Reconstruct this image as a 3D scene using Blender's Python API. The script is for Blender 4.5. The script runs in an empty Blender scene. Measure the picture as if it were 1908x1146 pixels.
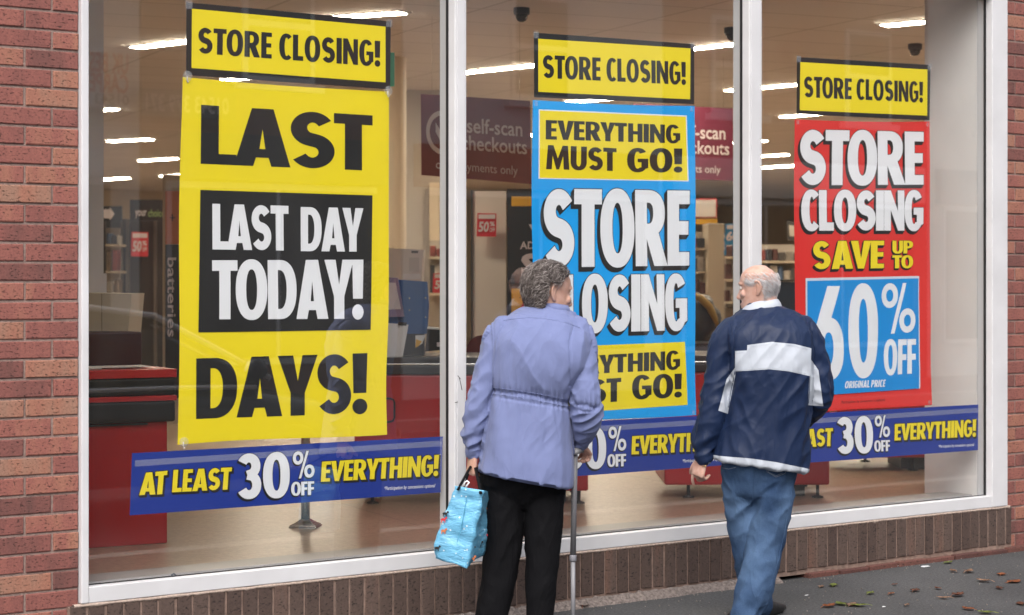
import bpy, bmesh, math, random
import numpy as np
from mathutils import Vector, Matrix, noise
from mathutils.geometry import tessellate_polygon
random.seed(7)
scene = bpy.context.scene
COL = scene.collection
R = math.radians
PI = math.pi

# ---------------------------------------------------------------- camera
TH = R(37.15); FPX = 3710.0; HZ = 520.0; EYE = 1.53
FW = Vector((math.sin(TH), math.cos(TH), 0)); RT = Vector((math.cos(TH), -math.sin(TH), 0)); UP = Vector((0, 0, 1))
CAM = Vector((0, 0, EYE)) - 9.08 * FW
cd = bpy.data.cameras.new("camera"); cam = bpy.data.objects.new("camera", cd); COL.objects.link(cam)
cam.location = CAM; cam.rotation_euler = (R(90), 0, -TH)
cd.sensor_width = 36; cd.lens = 36 * FPX / 1908; cd.shift_y = -(573 - HZ) / 1908
cd.clip_start = 0.1; cd.clip_end = 600
cd.dof.use_dof = True; cd.dof.focus_distance = 8.9; cd.dof.aperture_fstop = 3.5
scene.camera = cam

# ---------------------------------------------------------------- light
SUN_EL, SUN_AZ = R(48), R(218)          # azimuth measured clockwise from +y
w = bpy.data.worlds.new("World"); scene.world = w; w.use_nodes = True
nt = w.node_tree; bg = nt.nodes["Background"]
sky = nt.nodes.new("ShaderNodeTexSky"); sky.sky_type = 'NISHITA'; sky.sun_disc = False
sky.sun_elevation = SUN_EL; sky.sun_rotation = SUN_AZ; sky.dust_density = 6.0; sky.air_density = 1.2
hsv = nt.nodes.new("ShaderNodeHueSaturation"); hsv.inputs['Saturation'].default_value = 0.45
nt.links.new(sky.outputs[0], hsv.inputs['Color']); nt.links.new(hsv.outputs[0], bg.inputs[0])
bg.inputs[1].default_value = 0.15
sl = bpy.data.lights.new("sun", 'SUN'); sl.energy = 0.6; sl.angle = R(60); sl.color = (1, .985, .98)
so = bpy.data.objects.new("sun", sl); COL.objects.link(so)
sd = Vector((math.sin(SUN_AZ) * math.cos(SUN_EL), math.cos(SUN_AZ) * math.cos(SUN_EL), math.sin(SUN_EL)))
so.rotation_euler = sd.to_track_quat('Z', 'Y').to_euler(); so.location = (-6, -12, 12)
vs = scene.view_settings
vs.view_transform = 'Standard'; vs.look = 'None'; vs.gamma = 1; vs.use_curve_mapping = False; vs.exposure = 0.68
scene.cycles.use_denoising = True
scene.cycles.max_bounces = 8; scene.cycles.transparent_max_bounces = 12
scene.cycles.sample_clamp_indirect = 6

# ---------------------------------------------------------------- geometry helpers
def ray(px, py): return FW + RT * ((px - 954) / FPX) + UP * ((HZ - py) / FPX)
def W(px, py, y=0.0):
    d = ray(px, py); return CAM + d * ((y - CAM.y) / d.y)
def G(px, py, z=0.0):
    d = ray(px, py); return CAM + d * ((z - CAM.z) / d.z)
def D(px, py, Z): return CAM + ray(px, py) * Z
def PXY(p):
    v = Vector(p) - CAM; Z = v.dot(FW); return 954 + FPX * v.dot(RT) / Z, HZ - FPX * v.z / Z

def tag(o, label=None, cat=None, group=None, kind=None):
    if label: o['label'] = label
    if cat: o['category'] = cat
    if group: o['group'] = group
    if kind: o['kind'] = kind
    return o
def empty(name, loc, label, cat, group=None):
    o = bpy.data.objects.new(name, None); COL.objects.link(o); o.location = loc; o.empty_display_size = .1
    return tag(o, label, cat, group)
def link(name, me, mats, parent=None, smooth=False):
    if not isinstance(mats, (list, tuple)): mats = [mats]
    for m in mats: me.materials.append(m)
    if smooth:
        for p in me.polygons: p.use_smooth = True
    o = bpy.data.objects.new(name, me); COL.objects.link(o)
    if parent is not None:
        o.parent = parent
        if parent.type == 'EMPTY': o.matrix_parent_inverse = Matrix.Translation(-parent.location)
    return o
def build(name, bm, mats, parent=None, smooth=False):
    me = bpy.data.meshes.new(name); bm.normal_update(); bm.to_mesh(me); bm.free()
    return link(name, me, mats, parent, smooth)
def box(bm, a, b, mi=0, bev=0.0):
    x0, y0, z0 = (min(a[i], b[i]) for i in range(3)); x1, y1, z1 = (max(a[i], b[i]) for i in range(3))
    if bev > 0:
        t = bmesh.new(); box(t, a, b)
        bmesh.ops.bevel(t, geom=t.edges[:], offset=bev, segments=2, affect='EDGES', profile=.5)
        for f in t.faces: f.material_index = mi
        join(bm, t); return
    v = [bm.verts.new(c) for c in ((x0,y0,z0),(x1,y0,z0),(x1,y1,z0),(x0,y1,z0),(x0,y0,z1),(x1,y0,z1),(x1,y1,z1),(x0,y1,z1))]
    for q in ((0,3,2,1),(4,5,6,7),(0,1,5,4),(1,2,6,5),(2,3,7,6),(3,0,4,7)):
        f = bm.faces.new([v[i] for i in q]); f.material_index = mi
def join(bm, t):
    me = bpy.data.meshes.new("tmp"); t.to_mesh(me); t.free(); bm.from_mesh(me); bpy.data.meshes.remove(me)
def prism(bm, front, back, mi=0):
    n = len(front); a = [bm.verts.new(p) for p in front]; b = [bm.verts.new(p) for p in back]
    fs = [bm.faces.new(a), bm.faces.new(b[::-1])]
    for i in range(n): fs.append(bm.faces.new((a[i], b[i], b[(i+1) % n], a[(i+1) % n])))
    for f in fs: f.material_index = mi
def qbox(bm, q, Z, thick, mi=0, back=None):
    """slab whose front is seen at the four picture corners q, standing at camera depth Z (one or four values)"""
    Zs = Z if isinstance(Z, (list, tuple)) else [Z] * 4
    f = [D(p[0], p[1], z) for p, z in zip(q, Zs)]
    dv = (back or FW) * thick
    prism(bm, f, [p + dv for p in f], mi)
def rbox(bm, x0, y0, x1, y1, Z, thick, mi=0):
    qbox(bm, [(x0, y0), (x1, y0), (x1, y1), (x0, y1)], Z, thick, mi)
def tube(bm, pts, rad, n=10, cap=True, mi=0, flat=1.0, ref=None):
    pts = [Vector(p) for p in pts]; m = len(pts)
    if not isinstance(rad, (list, tuple)): rad = [rad] * m
    rings = []
    N0 = None
    for i in range(m):
        T = (pts[min(i+1, m-1)] - pts[max(i-1, 0)]).normalized()
        if N0 is None:
            r0 = Vector(ref) if ref is not None else (Vector((0,0,1)) if abs(T.z) < .9 else Vector((1,0,0)))
            N0 = (r0 - T * r0.dot(T)).normalized()
        else:
            N0 = (N0 - T * N0.dot(T)).normalized()
        B = T.cross(N0)
        rings.append([bm.verts.new(pts[i] + (N0 * math.cos(2*PI*k/n) * flat + B * math.sin(2*PI*k/n)) * rad[i]) for k in range(n)])
    for i in range(m-1):
        for k in range(n):
            f = bm.faces.new((rings[i][k], rings[i][(k+1) % n], rings[i+1][(k+1) % n], rings[i+1][k])); f.material_index = mi
    if cap:
        for rg, rev in ((rings[0], True), (rings[-1], False)):
            f = bm.faces.new(rg[::-1] if rev else rg); f.material_index = mi
def lathe(bm, c, prof, n=20, axis=UP, mi=0):
    """prof: (radius, height) along axis"""
    axis = Vector(axis).normalized()
    tube(bm, [Vector(c) + axis * h for r, h in prof], [r for r, h in prof], n, True, mi)
def ringloft(bm, rings, cap=True):
    rv = [[bm.verts.new(p) for p in r] for r in rings]; n = len(rv[0])
    for i in range(len(rv)-1):
        for k in range(n): bm.faces.new((rv[i][k], rv[i][(k+1) % n], rv[i+1][(k+1) % n], rv[i+1][k]))
    if cap: bm.faces.new(rv[0][::-1]); bm.faces.new(rv[-1])

# ---------------------------------------------------------------- materials
def mat(name, col, rough=.6, metal=0, spec=.5, noise_amt=0, noise_scale=20, bump=0, bump_scale=40, emit=None, es=0, coat=0):
    m = bpy.data.materials.new(name); m.use_nodes = True; t = m.node_tree; b = t.nodes["Principled BSDF"]
    c = tuple(col) + (1,) if len(col) == 3 else col
    b.inputs['Base Color'].default_value = c; b.inputs['Roughness'].default_value = rough
    b.inputs['Metallic'].default_value = metal; b.inputs['Specular IOR Level'].default_value = spec
    b.inputs['Coat Weight'].default_value = coat
    tc = t.nodes.new("ShaderNodeTexCoord")
    if noise_amt:
        n = t.nodes.new("ShaderNodeTexNoise"); n.inputs['Scale'].default_value = noise_scale; n.inputs['Detail'].default_value = 6
        t.links.new(tc.outputs['Object'], n.inputs['Vector'])
        mr = t.nodes.new("ShaderNodeMapRange"); mr.inputs['From Min'].default_value = .3; mr.inputs['From Max'].default_value = .7
        mr.inputs['To Min'].default_value = 1 - noise_amt; mr.inputs['To Max'].default_value = 1 + noise_amt
        t.links.new(n.outputs['Fac'], mr.inputs['Value'])
        mx = t.nodes.new("ShaderNodeVectorMath"); mx.operation = 'SCALE'; mx.inputs[0].default_value = c[:3]
        t.links.new(mr.outputs[0], mx.inputs['Scale']); t.links.new(mx.outputs[0], b.inputs['Base Color'])
    if bump:
        n = t.nodes.new("ShaderNodeTexNoise"); n.inputs['Scale'].default_value = bump_scale; n.inputs['Detail'].default_value = 5
        t.links.new(tc.outputs['Object'], n.inputs['Vector'])
        bp = t.nodes.new("ShaderNodeBump"); bp.inputs['Strength'].default_value = bump; bp.inputs['Distance'].default_value = .01
        t.links.new(n.outputs['Fac'], bp.inputs['Height']); t.links.new(bp.outputs[0], b.inputs['Normal'])
    if emit:
        b.inputs['Emission Color'].default_value = tuple(emit) + (1,); b.inputs['Emission Strength'].default_value = es
    return m
def nodes(m): return m.node_tree, m.node_tree.nodes["Principled BSDF"]

M = {}
M['white_frame'] = mat("white_frame_paint", (.64, .64, .665), .38, noise_amt=.06, noise_scale=5)
M['greyed_frame'] = mat("frame_greyed_by_glass", (.55, .56, .58), .4)
M['gasket'] = mat("black_gasket", (.012, .012, .014), .6)
M['black_ink'] = mat("black_ink", (.013, .013, .014), .45)
M['yellow'] = mat("yellow_paper", (.86, .70, .015), .38, bump=.22, bump_scale=4)
M['white_ink'] = mat("white_paper", (.80, .81, .84), .5)
M['cyan'] = mat("blue_paper", (.002, .36, .86), .36, bump=.22, bump_scale=4)
M['red_paper'] = mat("red_paper", (.72, .035, .03), .38, bump=.22, bump_scale=4)
M['yellow_ink'] = mat("yellow_ink", (.86, .70, .02), .45)
M['banner_blue'] = mat("banner_blue", (.014, .040, .29), .36, bump=.25, bump_scale=7)
M['cyan2'] = mat("blue_sheet", (.008, .27, .68), .5, bump=.25, bump_scale=9)
M['pale_edge'] = mat("pale_edge", (.62, .70, .78), .5)
M['tape'] = mat("clear_tape", (.75, .78, .85), .2)
t_, b_ = nodes(M['tape']); b_.inputs['Alpha'].default_value = .22
M['clear_plastic'] = mat("clear_plastic", (.8, .82, .85), .12)
t_, b_ = nodes(M['clear_plastic']); b_.inputs['Alpha'].default_value = .16
M['steel'] = mat("brushed_steel", (.55, .54, .52), .25, 1.0)

def glass_mat():
    m = bpy.data.materials.new("window_glass"); m.use_nodes = True; t = m.node_tree; t.nodes.clear()
    out = t.nodes.new("ShaderNodeOutputMaterial"); mix = t.nodes.new("ShaderNodeMixShader")
    tr = t.nodes.new("ShaderNodeBsdfTransparent"); gl = t.nodes.new("ShaderNodeBsdfGlossy")
    tr.inputs[0].default_value = (.99, 1, 1, 1); gl.inputs['Roughness'].default_value = 0.0
    gl.inputs[0].default_value = (1, 1, 1, 1)
    lw = t.nodes.new("ShaderNodeLayerWeight"); lw.inputs[0].default_value = .5
    p = t.nodes.new("ShaderNodeMath"); p.operation = 'POWER'; p.inputs[1].default_value = 4.0
    mu = t.nodes.new("ShaderNodeMath"); mu.operation = 'MULTIPLY_ADD'; mu.inputs[1].default_value = .85; mu.inputs[2].default_value = .145
    t.links.new(lw.outputs['Facing'], p.inputs[0]); t.links.new(p.outputs[0], mu.inputs[0])
    t.links.new(mu.outputs[0], mix.inputs[0]); t.links.new(tr.outputs[0], mix.inputs[1]); t.links.new(gl.outputs[0], mix.inputs[2])
    # a thin pale film put in for the haze of reflections, streaked by noise
    df = t.nodes.new("ShaderNodeBsdfDiffuse"); df.inputs[0].default_value = (.80, .79, .77, 1); m2 = t.nodes.new("ShaderNodeMixShader")
    tc = t.nodes.new("ShaderNodeTexCoord"); mp = t.nodes.new("ShaderNodeMapping"); mp.inputs['Scale'].default_value = (1.1, 1, .5); mp.inputs['Rotation'].default_value = (0, .5, 0)
    n = t.nodes.new("ShaderNodeTexNoise"); n.inputs['Scale'].default_value = 2.2; n.inputs['Detail'].default_value = 7; n.inputs['Distortion'].default_value = .8
    r = t.nodes.new("ShaderNodeMapRange"); r.inputs['From Min'].default_value = .3; r.inputs['From Max'].default_value = .75; r.inputs['To Min'].default_value = .002; r.inputs['To Max'].default_value = .016
    t.links.new(tc.outputs['Object'], mp.inputs[0]); t.links.new(mp.outputs[0], n.inputs['Vector']); t.links.new(n.outputs['Fac'], r.inputs['Value'])
    t.links.new(r.outputs[0], m2.inputs[0]); t.links.new(mix.outputs[0], m2.inputs[1]); t.links.new(df.outputs[0], m2.inputs[2])
    t.links.new(m2.outputs[0], out.inputs[0]); return m
M['glass'] = glass_mat()

def brick_mat(name, ramp, mott=.3, wire=True):
    """brick faces: hue per brick, banding along the brick, drag marks and pits"""
    m = bpy.data.materials.new(name); m.use_nodes = True; t, b = nodes(m); N = t.nodes.new; L = t.links.new
    tc = N("ShaderNodeTexCoord"); geo = N("ShaderNodeNewGeometry")
    rp = N("ShaderNodeValToRGB"); rp.color_ramp.interpolation = 'LINEAR'
    el = rp.color_ramp.elements
    while len(el) < len(ramp): el.new(.5)
    for e, (p, c) in zip(el, ramp): e.position = p; e.color = tuple(c) + (1,)
    # banded firing colours: noise stretched in z, shifted per brick
    comb = N("ShaderNodeVectorMath"); comb.operation = 'MULTIPLY'; comb.inputs[1].default_value = (13, 13, 3.0)
    off = N("ShaderNodeVectorMath"); off.operation = 'MULTIPLY_ADD'; off.inputs[1].default_value = (37, 11, 23)
    rv = N("ShaderNodeCombineXYZ")
    for i in range(3): L(geo.outputs['Random Per Island'], rv.inputs[i])
    L(tc.outputs['Object'], comb.inputs[0]); L(rv.outputs[0], off.inputs[0]); L(comb.outputs[0], off.inputs[2])
    n1 = N("ShaderNodeTexNoise"); n1.inputs['Scale'].default_value = 1.0; n1.inputs['Detail'].default_value = 2
    L(off.outputs[0], n1.inputs['Vector'])
    ad = N("ShaderNodeMath"); ad.operation = 'MULTIPLY_ADD'; ad.inputs[1].default_value = mott * 2
    sub = N("ShaderNodeMath"); sub.operation = 'MULTIPLY_ADD'; sub.inputs[1].default_value = 1 - mott * .6; sub.inputs[2].default_value = -mott * .7
    L(geo.outputs['Random Per Island'], sub.inputs[0]); L(n1.outputs['Fac'], ad.inputs[0]); L(sub.outputs[0], ad.inputs[2])
    L(ad.outputs[0], rp.inputs[0])
    fine = N("ShaderNodeTexNoise"); fine.inputs['Scale'].default_value = 120; fine.inputs['Detail'].default_value = 6
    L(tc.outputs['Object'], fine.inputs['Vector'])
    pit = N("ShaderNodeVectorMath"); pit.operation = 'MULTIPLY'; pit.inputs[1].default_value = (70, 70, 130)
    L(tc.outputs['Object'], pit.inputs[0])
    pn = N("ShaderNodeTexNoise"); pn.inputs['Scale'].default_value = 1; pn.inputs['Detail'].default_value = 3; L(pit.outputs[0], pn.inputs['Vector'])
    pr = N("ShaderNodeMapRange"); pr.inputs['From Min'].default_value = .32; pr.inputs['From Max'].default_value = .43
    L(pn.outputs['Fac'], pr.inputs['Value'])
    mr = N("ShaderNodeMapRange"); mr.inputs['From Min'].default_value = .3; mr.inputs['From Max'].default_value = .7
    mr.inputs['To Min'].default_value = .82; mr.inputs['To Max'].default_value = 1.18; L(fine.outputs['Fac'], mr.inputs['Value'])
    m1 = N("ShaderNodeVectorMath"); m1.operation = 'SCALE'; L(rp.outputs[0], m1.inputs[0]); L(mr.outputs[0], m1.inputs['Scale'])
    pm = N("ShaderNodeMapRange"); pm.inputs['To Min'].default_value = .32; pm.inputs['To Max'].default_value = 1.0; L(pr.outputs[0], pm.inputs['Value'])
    m2 = N("ShaderNodeVectorMath"); m2.operation = 'SCALE'; L(m1.outputs[0], m2.inputs[0]); L(pm.outputs[0], m2.inputs['Scale'])
    L(m2.outputs[0], b.inputs['Base Color']); b.inputs['Roughness'].default_value = .85
    hs = N("ShaderNodeMath"); hs.operation = 'MULTIPLY_ADD'; hs.inputs[1].default_value = .35; L(fine.outputs['Fac'], hs.inputs[0]); L(pr.outputs[0], hs.inputs[2])
    bp = N("ShaderNodeBump"); bp.inputs['Strength'].default_value = .6; bp.inputs['Distance'].default_value = .003
    L(hs.outputs[0], bp.inputs['Height']); L(bp.outputs[0], b.inputs['Normal'])
    return m
M['brick'] = brick_mat("red_brick", [(0, (.135, .058, .051)), (.35, (.235, .084, .071)), (.6, (.285, .104, .083)), (.82, (.33, .145, .098)), (1, (.30, .165, .118))], .38)
M['plinth_brick'] = brick_mat("dark_plinth_brick", [(0, (.068, .043, .036)), (.5, (.088, .058, .048)), (.85, (.105, .070, .058)), (1, (.15, .082, .060))], .25)
M['mortar'] = mat("mortar", (.27, .195, .172), .95, noise_amt=.2, noise_scale=60, bump=.5, bump_scale=150)
M['plinth_mortar'] = mat("plinth_mortar", (.24, .165, .135), .95, noise_amt=.25, noise_scale=40, bump=.5, bump_scale=150)

# ---------------------------------------------------------------- ground
FLOOR = .28
xL = W(147.5, 600).x; xR = W(1872, 600).x           # outer edges of the window frame
Z_SILL = .264; WTOP = 3.17
def asphalt(name, c, sc=1):
    m = mat(name, c, .9, spec=.3); t, b = nodes(m); N = t.nodes.new; L = t.links.new
    tc = N("ShaderNodeTexCoord"); a = N("ShaderNodeTexNoise"); a.inputs['Scale'].default_value = 75 * sc; a.inputs['Detail'].default_value = 9; a.inputs['Roughness'].default_value = .75
    v = N("ShaderNodeTexVoronoi"); v.inputs['Scale'].default_value = 150 * sc
    g = N("ShaderNodeTexNoise"); g.inputs['Scale'].default_value = 1.3; g.inputs['Detail'].default_value = 5
    for x in (a, v, g): L(tc.outputs['Object'], x.inputs['Vector'])
    r = N("ShaderNodeValToRGB"); r.color_ramp.elements[0].position = .3; r.color_ramp.elements[1].position = .75
    r.color_ramp.elements[0].color = tuple(x * .35 for x in c) + (1,); r.color_ramp.elements[1].color = tuple(x * 2.0 for x in c) + (1,)
    L(a.outputs['Fac'], r.inputs[0])
    mr = N("ShaderNodeMapRange"); mr.inputs['From Min'].default_value = .3; mr.inputs['From Max'].default_value = .7; mr.inputs['To Min'].default_value = .8; mr.inputs['To Max'].default_value = 1.2
    L(g.outputs['Fac'], mr.inputs['Value']); s = N("ShaderNodeVectorMath"); s.operation = 'SCALE'
    L(r.outputs[0], s.inputs[0]); L(mr.outputs[0], s.inputs['Scale']); L(s.outputs[0], b.inputs['Base Color'])
    bp = N("ShaderNodeBump"); bp.inputs['Strength'].default_value = .7; bp.inputs['Distance'].default_value = .004
    L(v.outputs['Distance'], bp.inputs['Height']); L(bp.outputs[0], b.inputs['Normal'])
    return m
M['pavement'] = asphalt("pavement_asphalt", (.062, .062, .064))
M['road'] = asphalt("road_asphalt", (.05, .05, .052))
M['kerb'] = mat("kerb_stone", (.33, .32, .30), .9, noise_amt=.2, noise_scale=30, bump=.3)
bm = bmesh.new(); box(bm, (-200, -150, -.4), (200, 200, -.14)); tag(build("ground", bm, M['road']), kind='structure')
bm = bmesh.new(); box(bm, (-60, -10.5, -.3), (60, -2.9, -.125)); tag(build("road", bm, M['road']), kind='structure')
bm = bmesh.new(); box(bm, (-60, -2.75, -.3), (60, .4, 0)); tag(build("pavement", bm, M['pavement']), kind='structure')
bm = bmesh.new(); box(bm, (-60, -13.6, -.3), (60, -10.65, 0)); tag(build("pavement", bm, M['pavement']), kind='structure')
bm = bmesh.new()
for i in range(60): box(bm, (-30 + i, -2.9, -.3), (-30 + i + .99, -2.753, .004), bev=.012)
tag(build("kerb", bm, M['kerb']), kind='structure')
bm = bmesh.new()
for i in range(60): box(bm, (-30 + i, -10.647, -.3), (-30 + i + .99, -10.5, .004), bev=.012)
tag(build("kerb", bm, M['kerb']), kind='structure')

# ---------------------------------------------------------------- shop building
shop = empty("shop_building", (0, 0, 0), "red brick shop with wide white framed windows over a dark brick plinth", "building")
def bricks(name, x0, x1, z0, z1, y=0.0, align=0.0, thick=.22, m='brick', mm='mortar', alignx=None):
    bm = bmesh.new(); rows = int((z1 - z0) / .075) + 1
    ax = x0 if alignx is None else alignx
    for r in range(rows):
        zb = z0 + r * .075; zt = min(zb + .065, z1)
        if zt - zb < .01: continue
        o = ax - 40 * .225 + (.1125 if r % 2 else 0)
        k = 0
        while o + k * .225 < x1:
            a = o + k * .225; b = a + .215; k += 1
            a, b = max(a, x0), min(b, x1)
            if b - a < .012: continue
            dy = random.uniform(-.002, .002); e = .0025
            j = lambda: random.uniform(-.0012, .0012)
            f = [(a+j(), y+dy+e, zb+j()), (b+j(), y+dy+e, zb+j()), (b+j(), y+dy+e, zt+j()), (a+j(), y+dy+e, zt+j())]
            g = [(a+e*1.3+j(), y+dy, zb+e*1.3+j()), (b-e*1.3+j(), y+dy, zb+e*1.3+j()), (b-e*1.3+j(), y+dy, zt-e*1.3+j()), (a+e*1.3+j(), y+dy, zt-e*1.3+j())]
            h = [(p[0], y + .03, p[2]) for p in f]
            vf = [bm.verts.new(p) for p in f]; vg = [bm.verts.new(p) for p in g]; vh = [bm.verts.new(p) for p in h]
            bm.faces.new(vg)
            for i in range(4):
                n = (i + 1) % 4
                bm.faces.new((vf[i], vf[n], vg[n], vg[i])); bm.faces.new((vh[i], vh[n], vf[n], vf[i]))
    box(bm, (x0, y + .0065, z0 - .01), (x1, y + thick, z1 + .002), 1)
    return build(name, bm, [M[m], M[mm]], shop)
# align a joint of the left wall with the photograph
jx = W(100, 84).x
row0 = W(60, 595).z
zb0 = -.30 + ((row0 + .30) % .075)
bricks("brick_wall", xL - 2.6, xL - .003, zb0 - .075 * 0, WTOP + 1.2, alignx=jx)
bricks("brick_wall", xR + .003, xR + 4.5, zb0, WTOP + 1.2, alignx=xR + .1)
bricks("brick_wall", xL - .002, xR + .002, WTOP + .005, WTOP + 1.2, y=.02)
# plinth of soldier bricks
bm = bmesh.new(); x = xL - .045; PY = -.02
while x < xR + .02:
    b = min(x + .065, xR + .035); dy = random.uniform(-.002, .002); z0 = .045 + random.uniform(-.004, .003); z1 = Z_SILL - .012 + random.uniform(-.003, .003)
    e = .003; j = lambda: random.uniform(-.0016, .0016)
    f = [(x+j(), PY+dy+e, z0+j()), (b+j(), PY+dy+e, z0+j()), (b+j(), PY+dy+e, z1+j()), (x+j(), PY+dy+e, z1+j())]
    g = [(x+e+j(), PY+dy, z0+e), (b-e+j(), PY+dy, z0+e), (b-e+j(), PY+dy, z1-e), (x+e+j(), PY+dy, z1-e)]
    h = [(p[0], PY + .05, p[2]) for p in f]
    vf = [bm.verts.new(p) for p in f]; vg = [bm.verts.new(p) for p in g]; vh = [bm.verts.new(p) for p in h]
    bm.faces.new(vg)
    for i in range(4):
        n = (i + 1) % 4; bm.faces.new((vf[i], vf[n], vg[n], vg[i])); bm.faces.new((vh[i], vh[n], vf[n], vf[i]))
    x = b + random.uniform(.007, .0145)
box(bm, (xL - .05, PY + .006, .02), (xR + .04, .2, Z_SILL - .013), 1)
build("plinth", bm, [M['plinth_brick'], M['plinth_mortar']], shop)
# mortar bead squeezed out under the frame: a ragged strip
bm = bmesh.new(); n = 420; prev = None
for i in range(n + 1):
    x = xL - .03 + (xR - xL + .05) * i / n
    q = noise.noise(Vector((x * 9, 0, 0))) * .004 + noise.noise(Vector((x * 40, 3, 0))) * .003
    yy = PY - .002 - abs(q) * .9; zt = Z_SILL - .006 + q * .5; zb = Z_SILL - .017 - abs(q) * 1.2
    cur = [bm.verts.new((x, .03, zt)), bm.verts.new((x, yy + .004, zt)), bm.verts.new((x, yy, (zt + zb) / 2)), bm.verts.new((x, yy + .004, zb)), bm.verts.new((x, .03, zb))]
    if prev:
        for k in range(4): bm.faces.new((prev[k], cur[k], cur[k+1], prev[k+1]))
    prev = cur
build("mortar_bead", bm, mat("pale_mortar", (.42, .33, .28), .95, noise_amt=.3, noise_scale=90, bump=.4, bump_scale=120), shop, True)
# footing: worn red brick course and crumbled mortar fillet
bm = bmesh.new(); x = xL - .05
while x < xR + 2.5:
    b = x + .215; dz = random.uniform(-.004, .004)
    if x > W(1440, 1050).x: box(bm, (x, PY - .028 + random.uniform(-.004, .004), -.02), (b, .1, .024 + dz), bev=.005)
    x = b + .01
build("footing_course", bm, brick_mat("footing_brick", [(0, (.07, .030, .026)), (.5, (.11, .042, .034)), (1, (.15, .062, .048))]), shop)
bm = bmesh.new(); prev = None; n = 500; xe = W(1440, 1050).x
for i in range(n + 1):
    x = xL - 1.5 + (xe - xL + 1.5) * i / n
    q = noise.noise(Vector((x * 5, 7, 0))); q2 = noise.noise(Vector((x * 30, 9, 1)))
    wd = .05 + .022 * q + .012 * q2; hh = .034 + .012 * q2
    cur = [bm.verts.new(p) for p in ((x, PY + .03, hh + .006), (x, PY - .004, hh), (x, PY - wd * .4, hh * .72 + .008 * noise.noise(Vector((x * 50, 1, 2)))), (x, PY - wd * .8, hh * .3), (x, PY - wd, -.004))]
    if prev:
        for k in range(4): bm.faces.new((prev[k], cur[k], cur[k+1], prev[k+1]))
    prev = cur
build("mortar_fillet", bm, mat("crumbled_mortar", (.20, .165, .15), .95, noise_amt=.45, noise_scale=70, bump=1, bump_scale=110), shop)

# ---------------------------------------------------------------- window
YG = .030; YF = -.022
win_bm = bmesh.new()
def zpx(px, py): return W(px, py).z
mull = [(W(846, 500, YF).x, W(868, 500, YF).x), (W(1394.5, 500, YF).x, W(1418.5, 500, YF).x)]
fL1 = W(166, 500, YF).x; fR0 = W(1849, 500, YF).x
zb1 = W(950, 1006 + 5).z if False else .335
box(win_bm, (xL, YF, Z_SILL - .004), (fL1, YG - .006, WTOP), bev=.004)
box(win_bm, (fR0, YF, Z_SILL - .004), (xR, YG - .006, WTOP), bev=.004)
box(win_bm, (fL1 + .001, YF + .002, Z_SILL - .004), (fR0 - .001, YG - .006, zb1 - .012), bev=.003)
box(win_bm, (fL1 + .001, YF + .001, WTOP - .07), (fR0 - .001, YG - .006, WTOP), bev=.003)
for a, b in mull:
    box(win_bm, (a, YF - .006, zb1 - .011), (b, YG - .006, WTOP - .071), bev=.005)
    box(win_bm, (a + .012, YF - .010, zb1 - .011), (b - .012, YF - .0062, WTOP - .071), bev=.002)
frame = build("window_frame", win_bm, M['white_frame'], shop)
# inner half of the frame, its white greyed in colour for being behind glass
bm = bmesh.new()
for a, b in mull: box(bm, (a, YG + .006, zb1 - .02), (b, YG + .058, WTOP - .07))
box(bm, (fL1 - .05, YG + .006, Z_SILL + .02), (fL1 - .004, YG + .058, WTOP))
box(bm, (fR0 + .004, YG + .006, Z_SILL + .02), (fR0 + .05, YG + .058, WTOP))
box(bm, (fL1 - .003, YG + .006, Z_SILL + .02), (fR0 + .003, YG + .085, zb1 - .024))
build("inner_frame", bm, M['greyed_frame'], frame)
bm = bmesh.new(); box(bm, (fL1 - .002, YG + .0865, FLOOR + .003), (fR0 - .004, .31, zb1 - .014), bev=.004); build("inner_sill", bm, mat("sill_grey", (.30, .29, .285), .4), frame)
bm = bmesh.new()
for a, b in mull: box(bm, (a - .004, YG - .0058, zb1 - .012), (b + .004, YG + .0058, WTOP - .07))
box(bm, (fR0 - .005, YG - .0058, zb1 - .012), (fR0 + .02, YG + .0058, WTOP - .06))
box(bm, (fL1 - .02, YG - .0058, zb1 - .012), (fL1 + .001, YG + .0058, WTOP - .06))
box(bm, (fL1 + .002, YG - .0057, zb1 - .0118), (fR0 - .006, YG + .0057, zb1 - .008))
build("gasket", bm, M['gasket'], frame)
for a, b in ((fL1, mull[0][0]), (mull[0][1], mull[1][0]), (mull[1][1], fR0)):
    bm = bmesh.new(); v = [bm.verts.new(p) for p in ((a, YG, zb1 - .012), (b, YG, zb1 - .012), (b, YG, WTOP - .05), (a, YG, WTOP - .05))]
    bm.faces.new(v); build("glass_pane", bm, M['glass'], shop)
# scratches and scuffs on the first mullion
for p in ([(856, 704), (857, 708), (861, 727)], [(853, 700), (858, 706)], [(848, 750), (853, 749)]):
    bm = bmesh.new(); tube(bm, [W(a, b, YF - .0105) for a, b in p], .0016, 5); build("scratch", bm, M['gasket'], frame)
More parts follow.
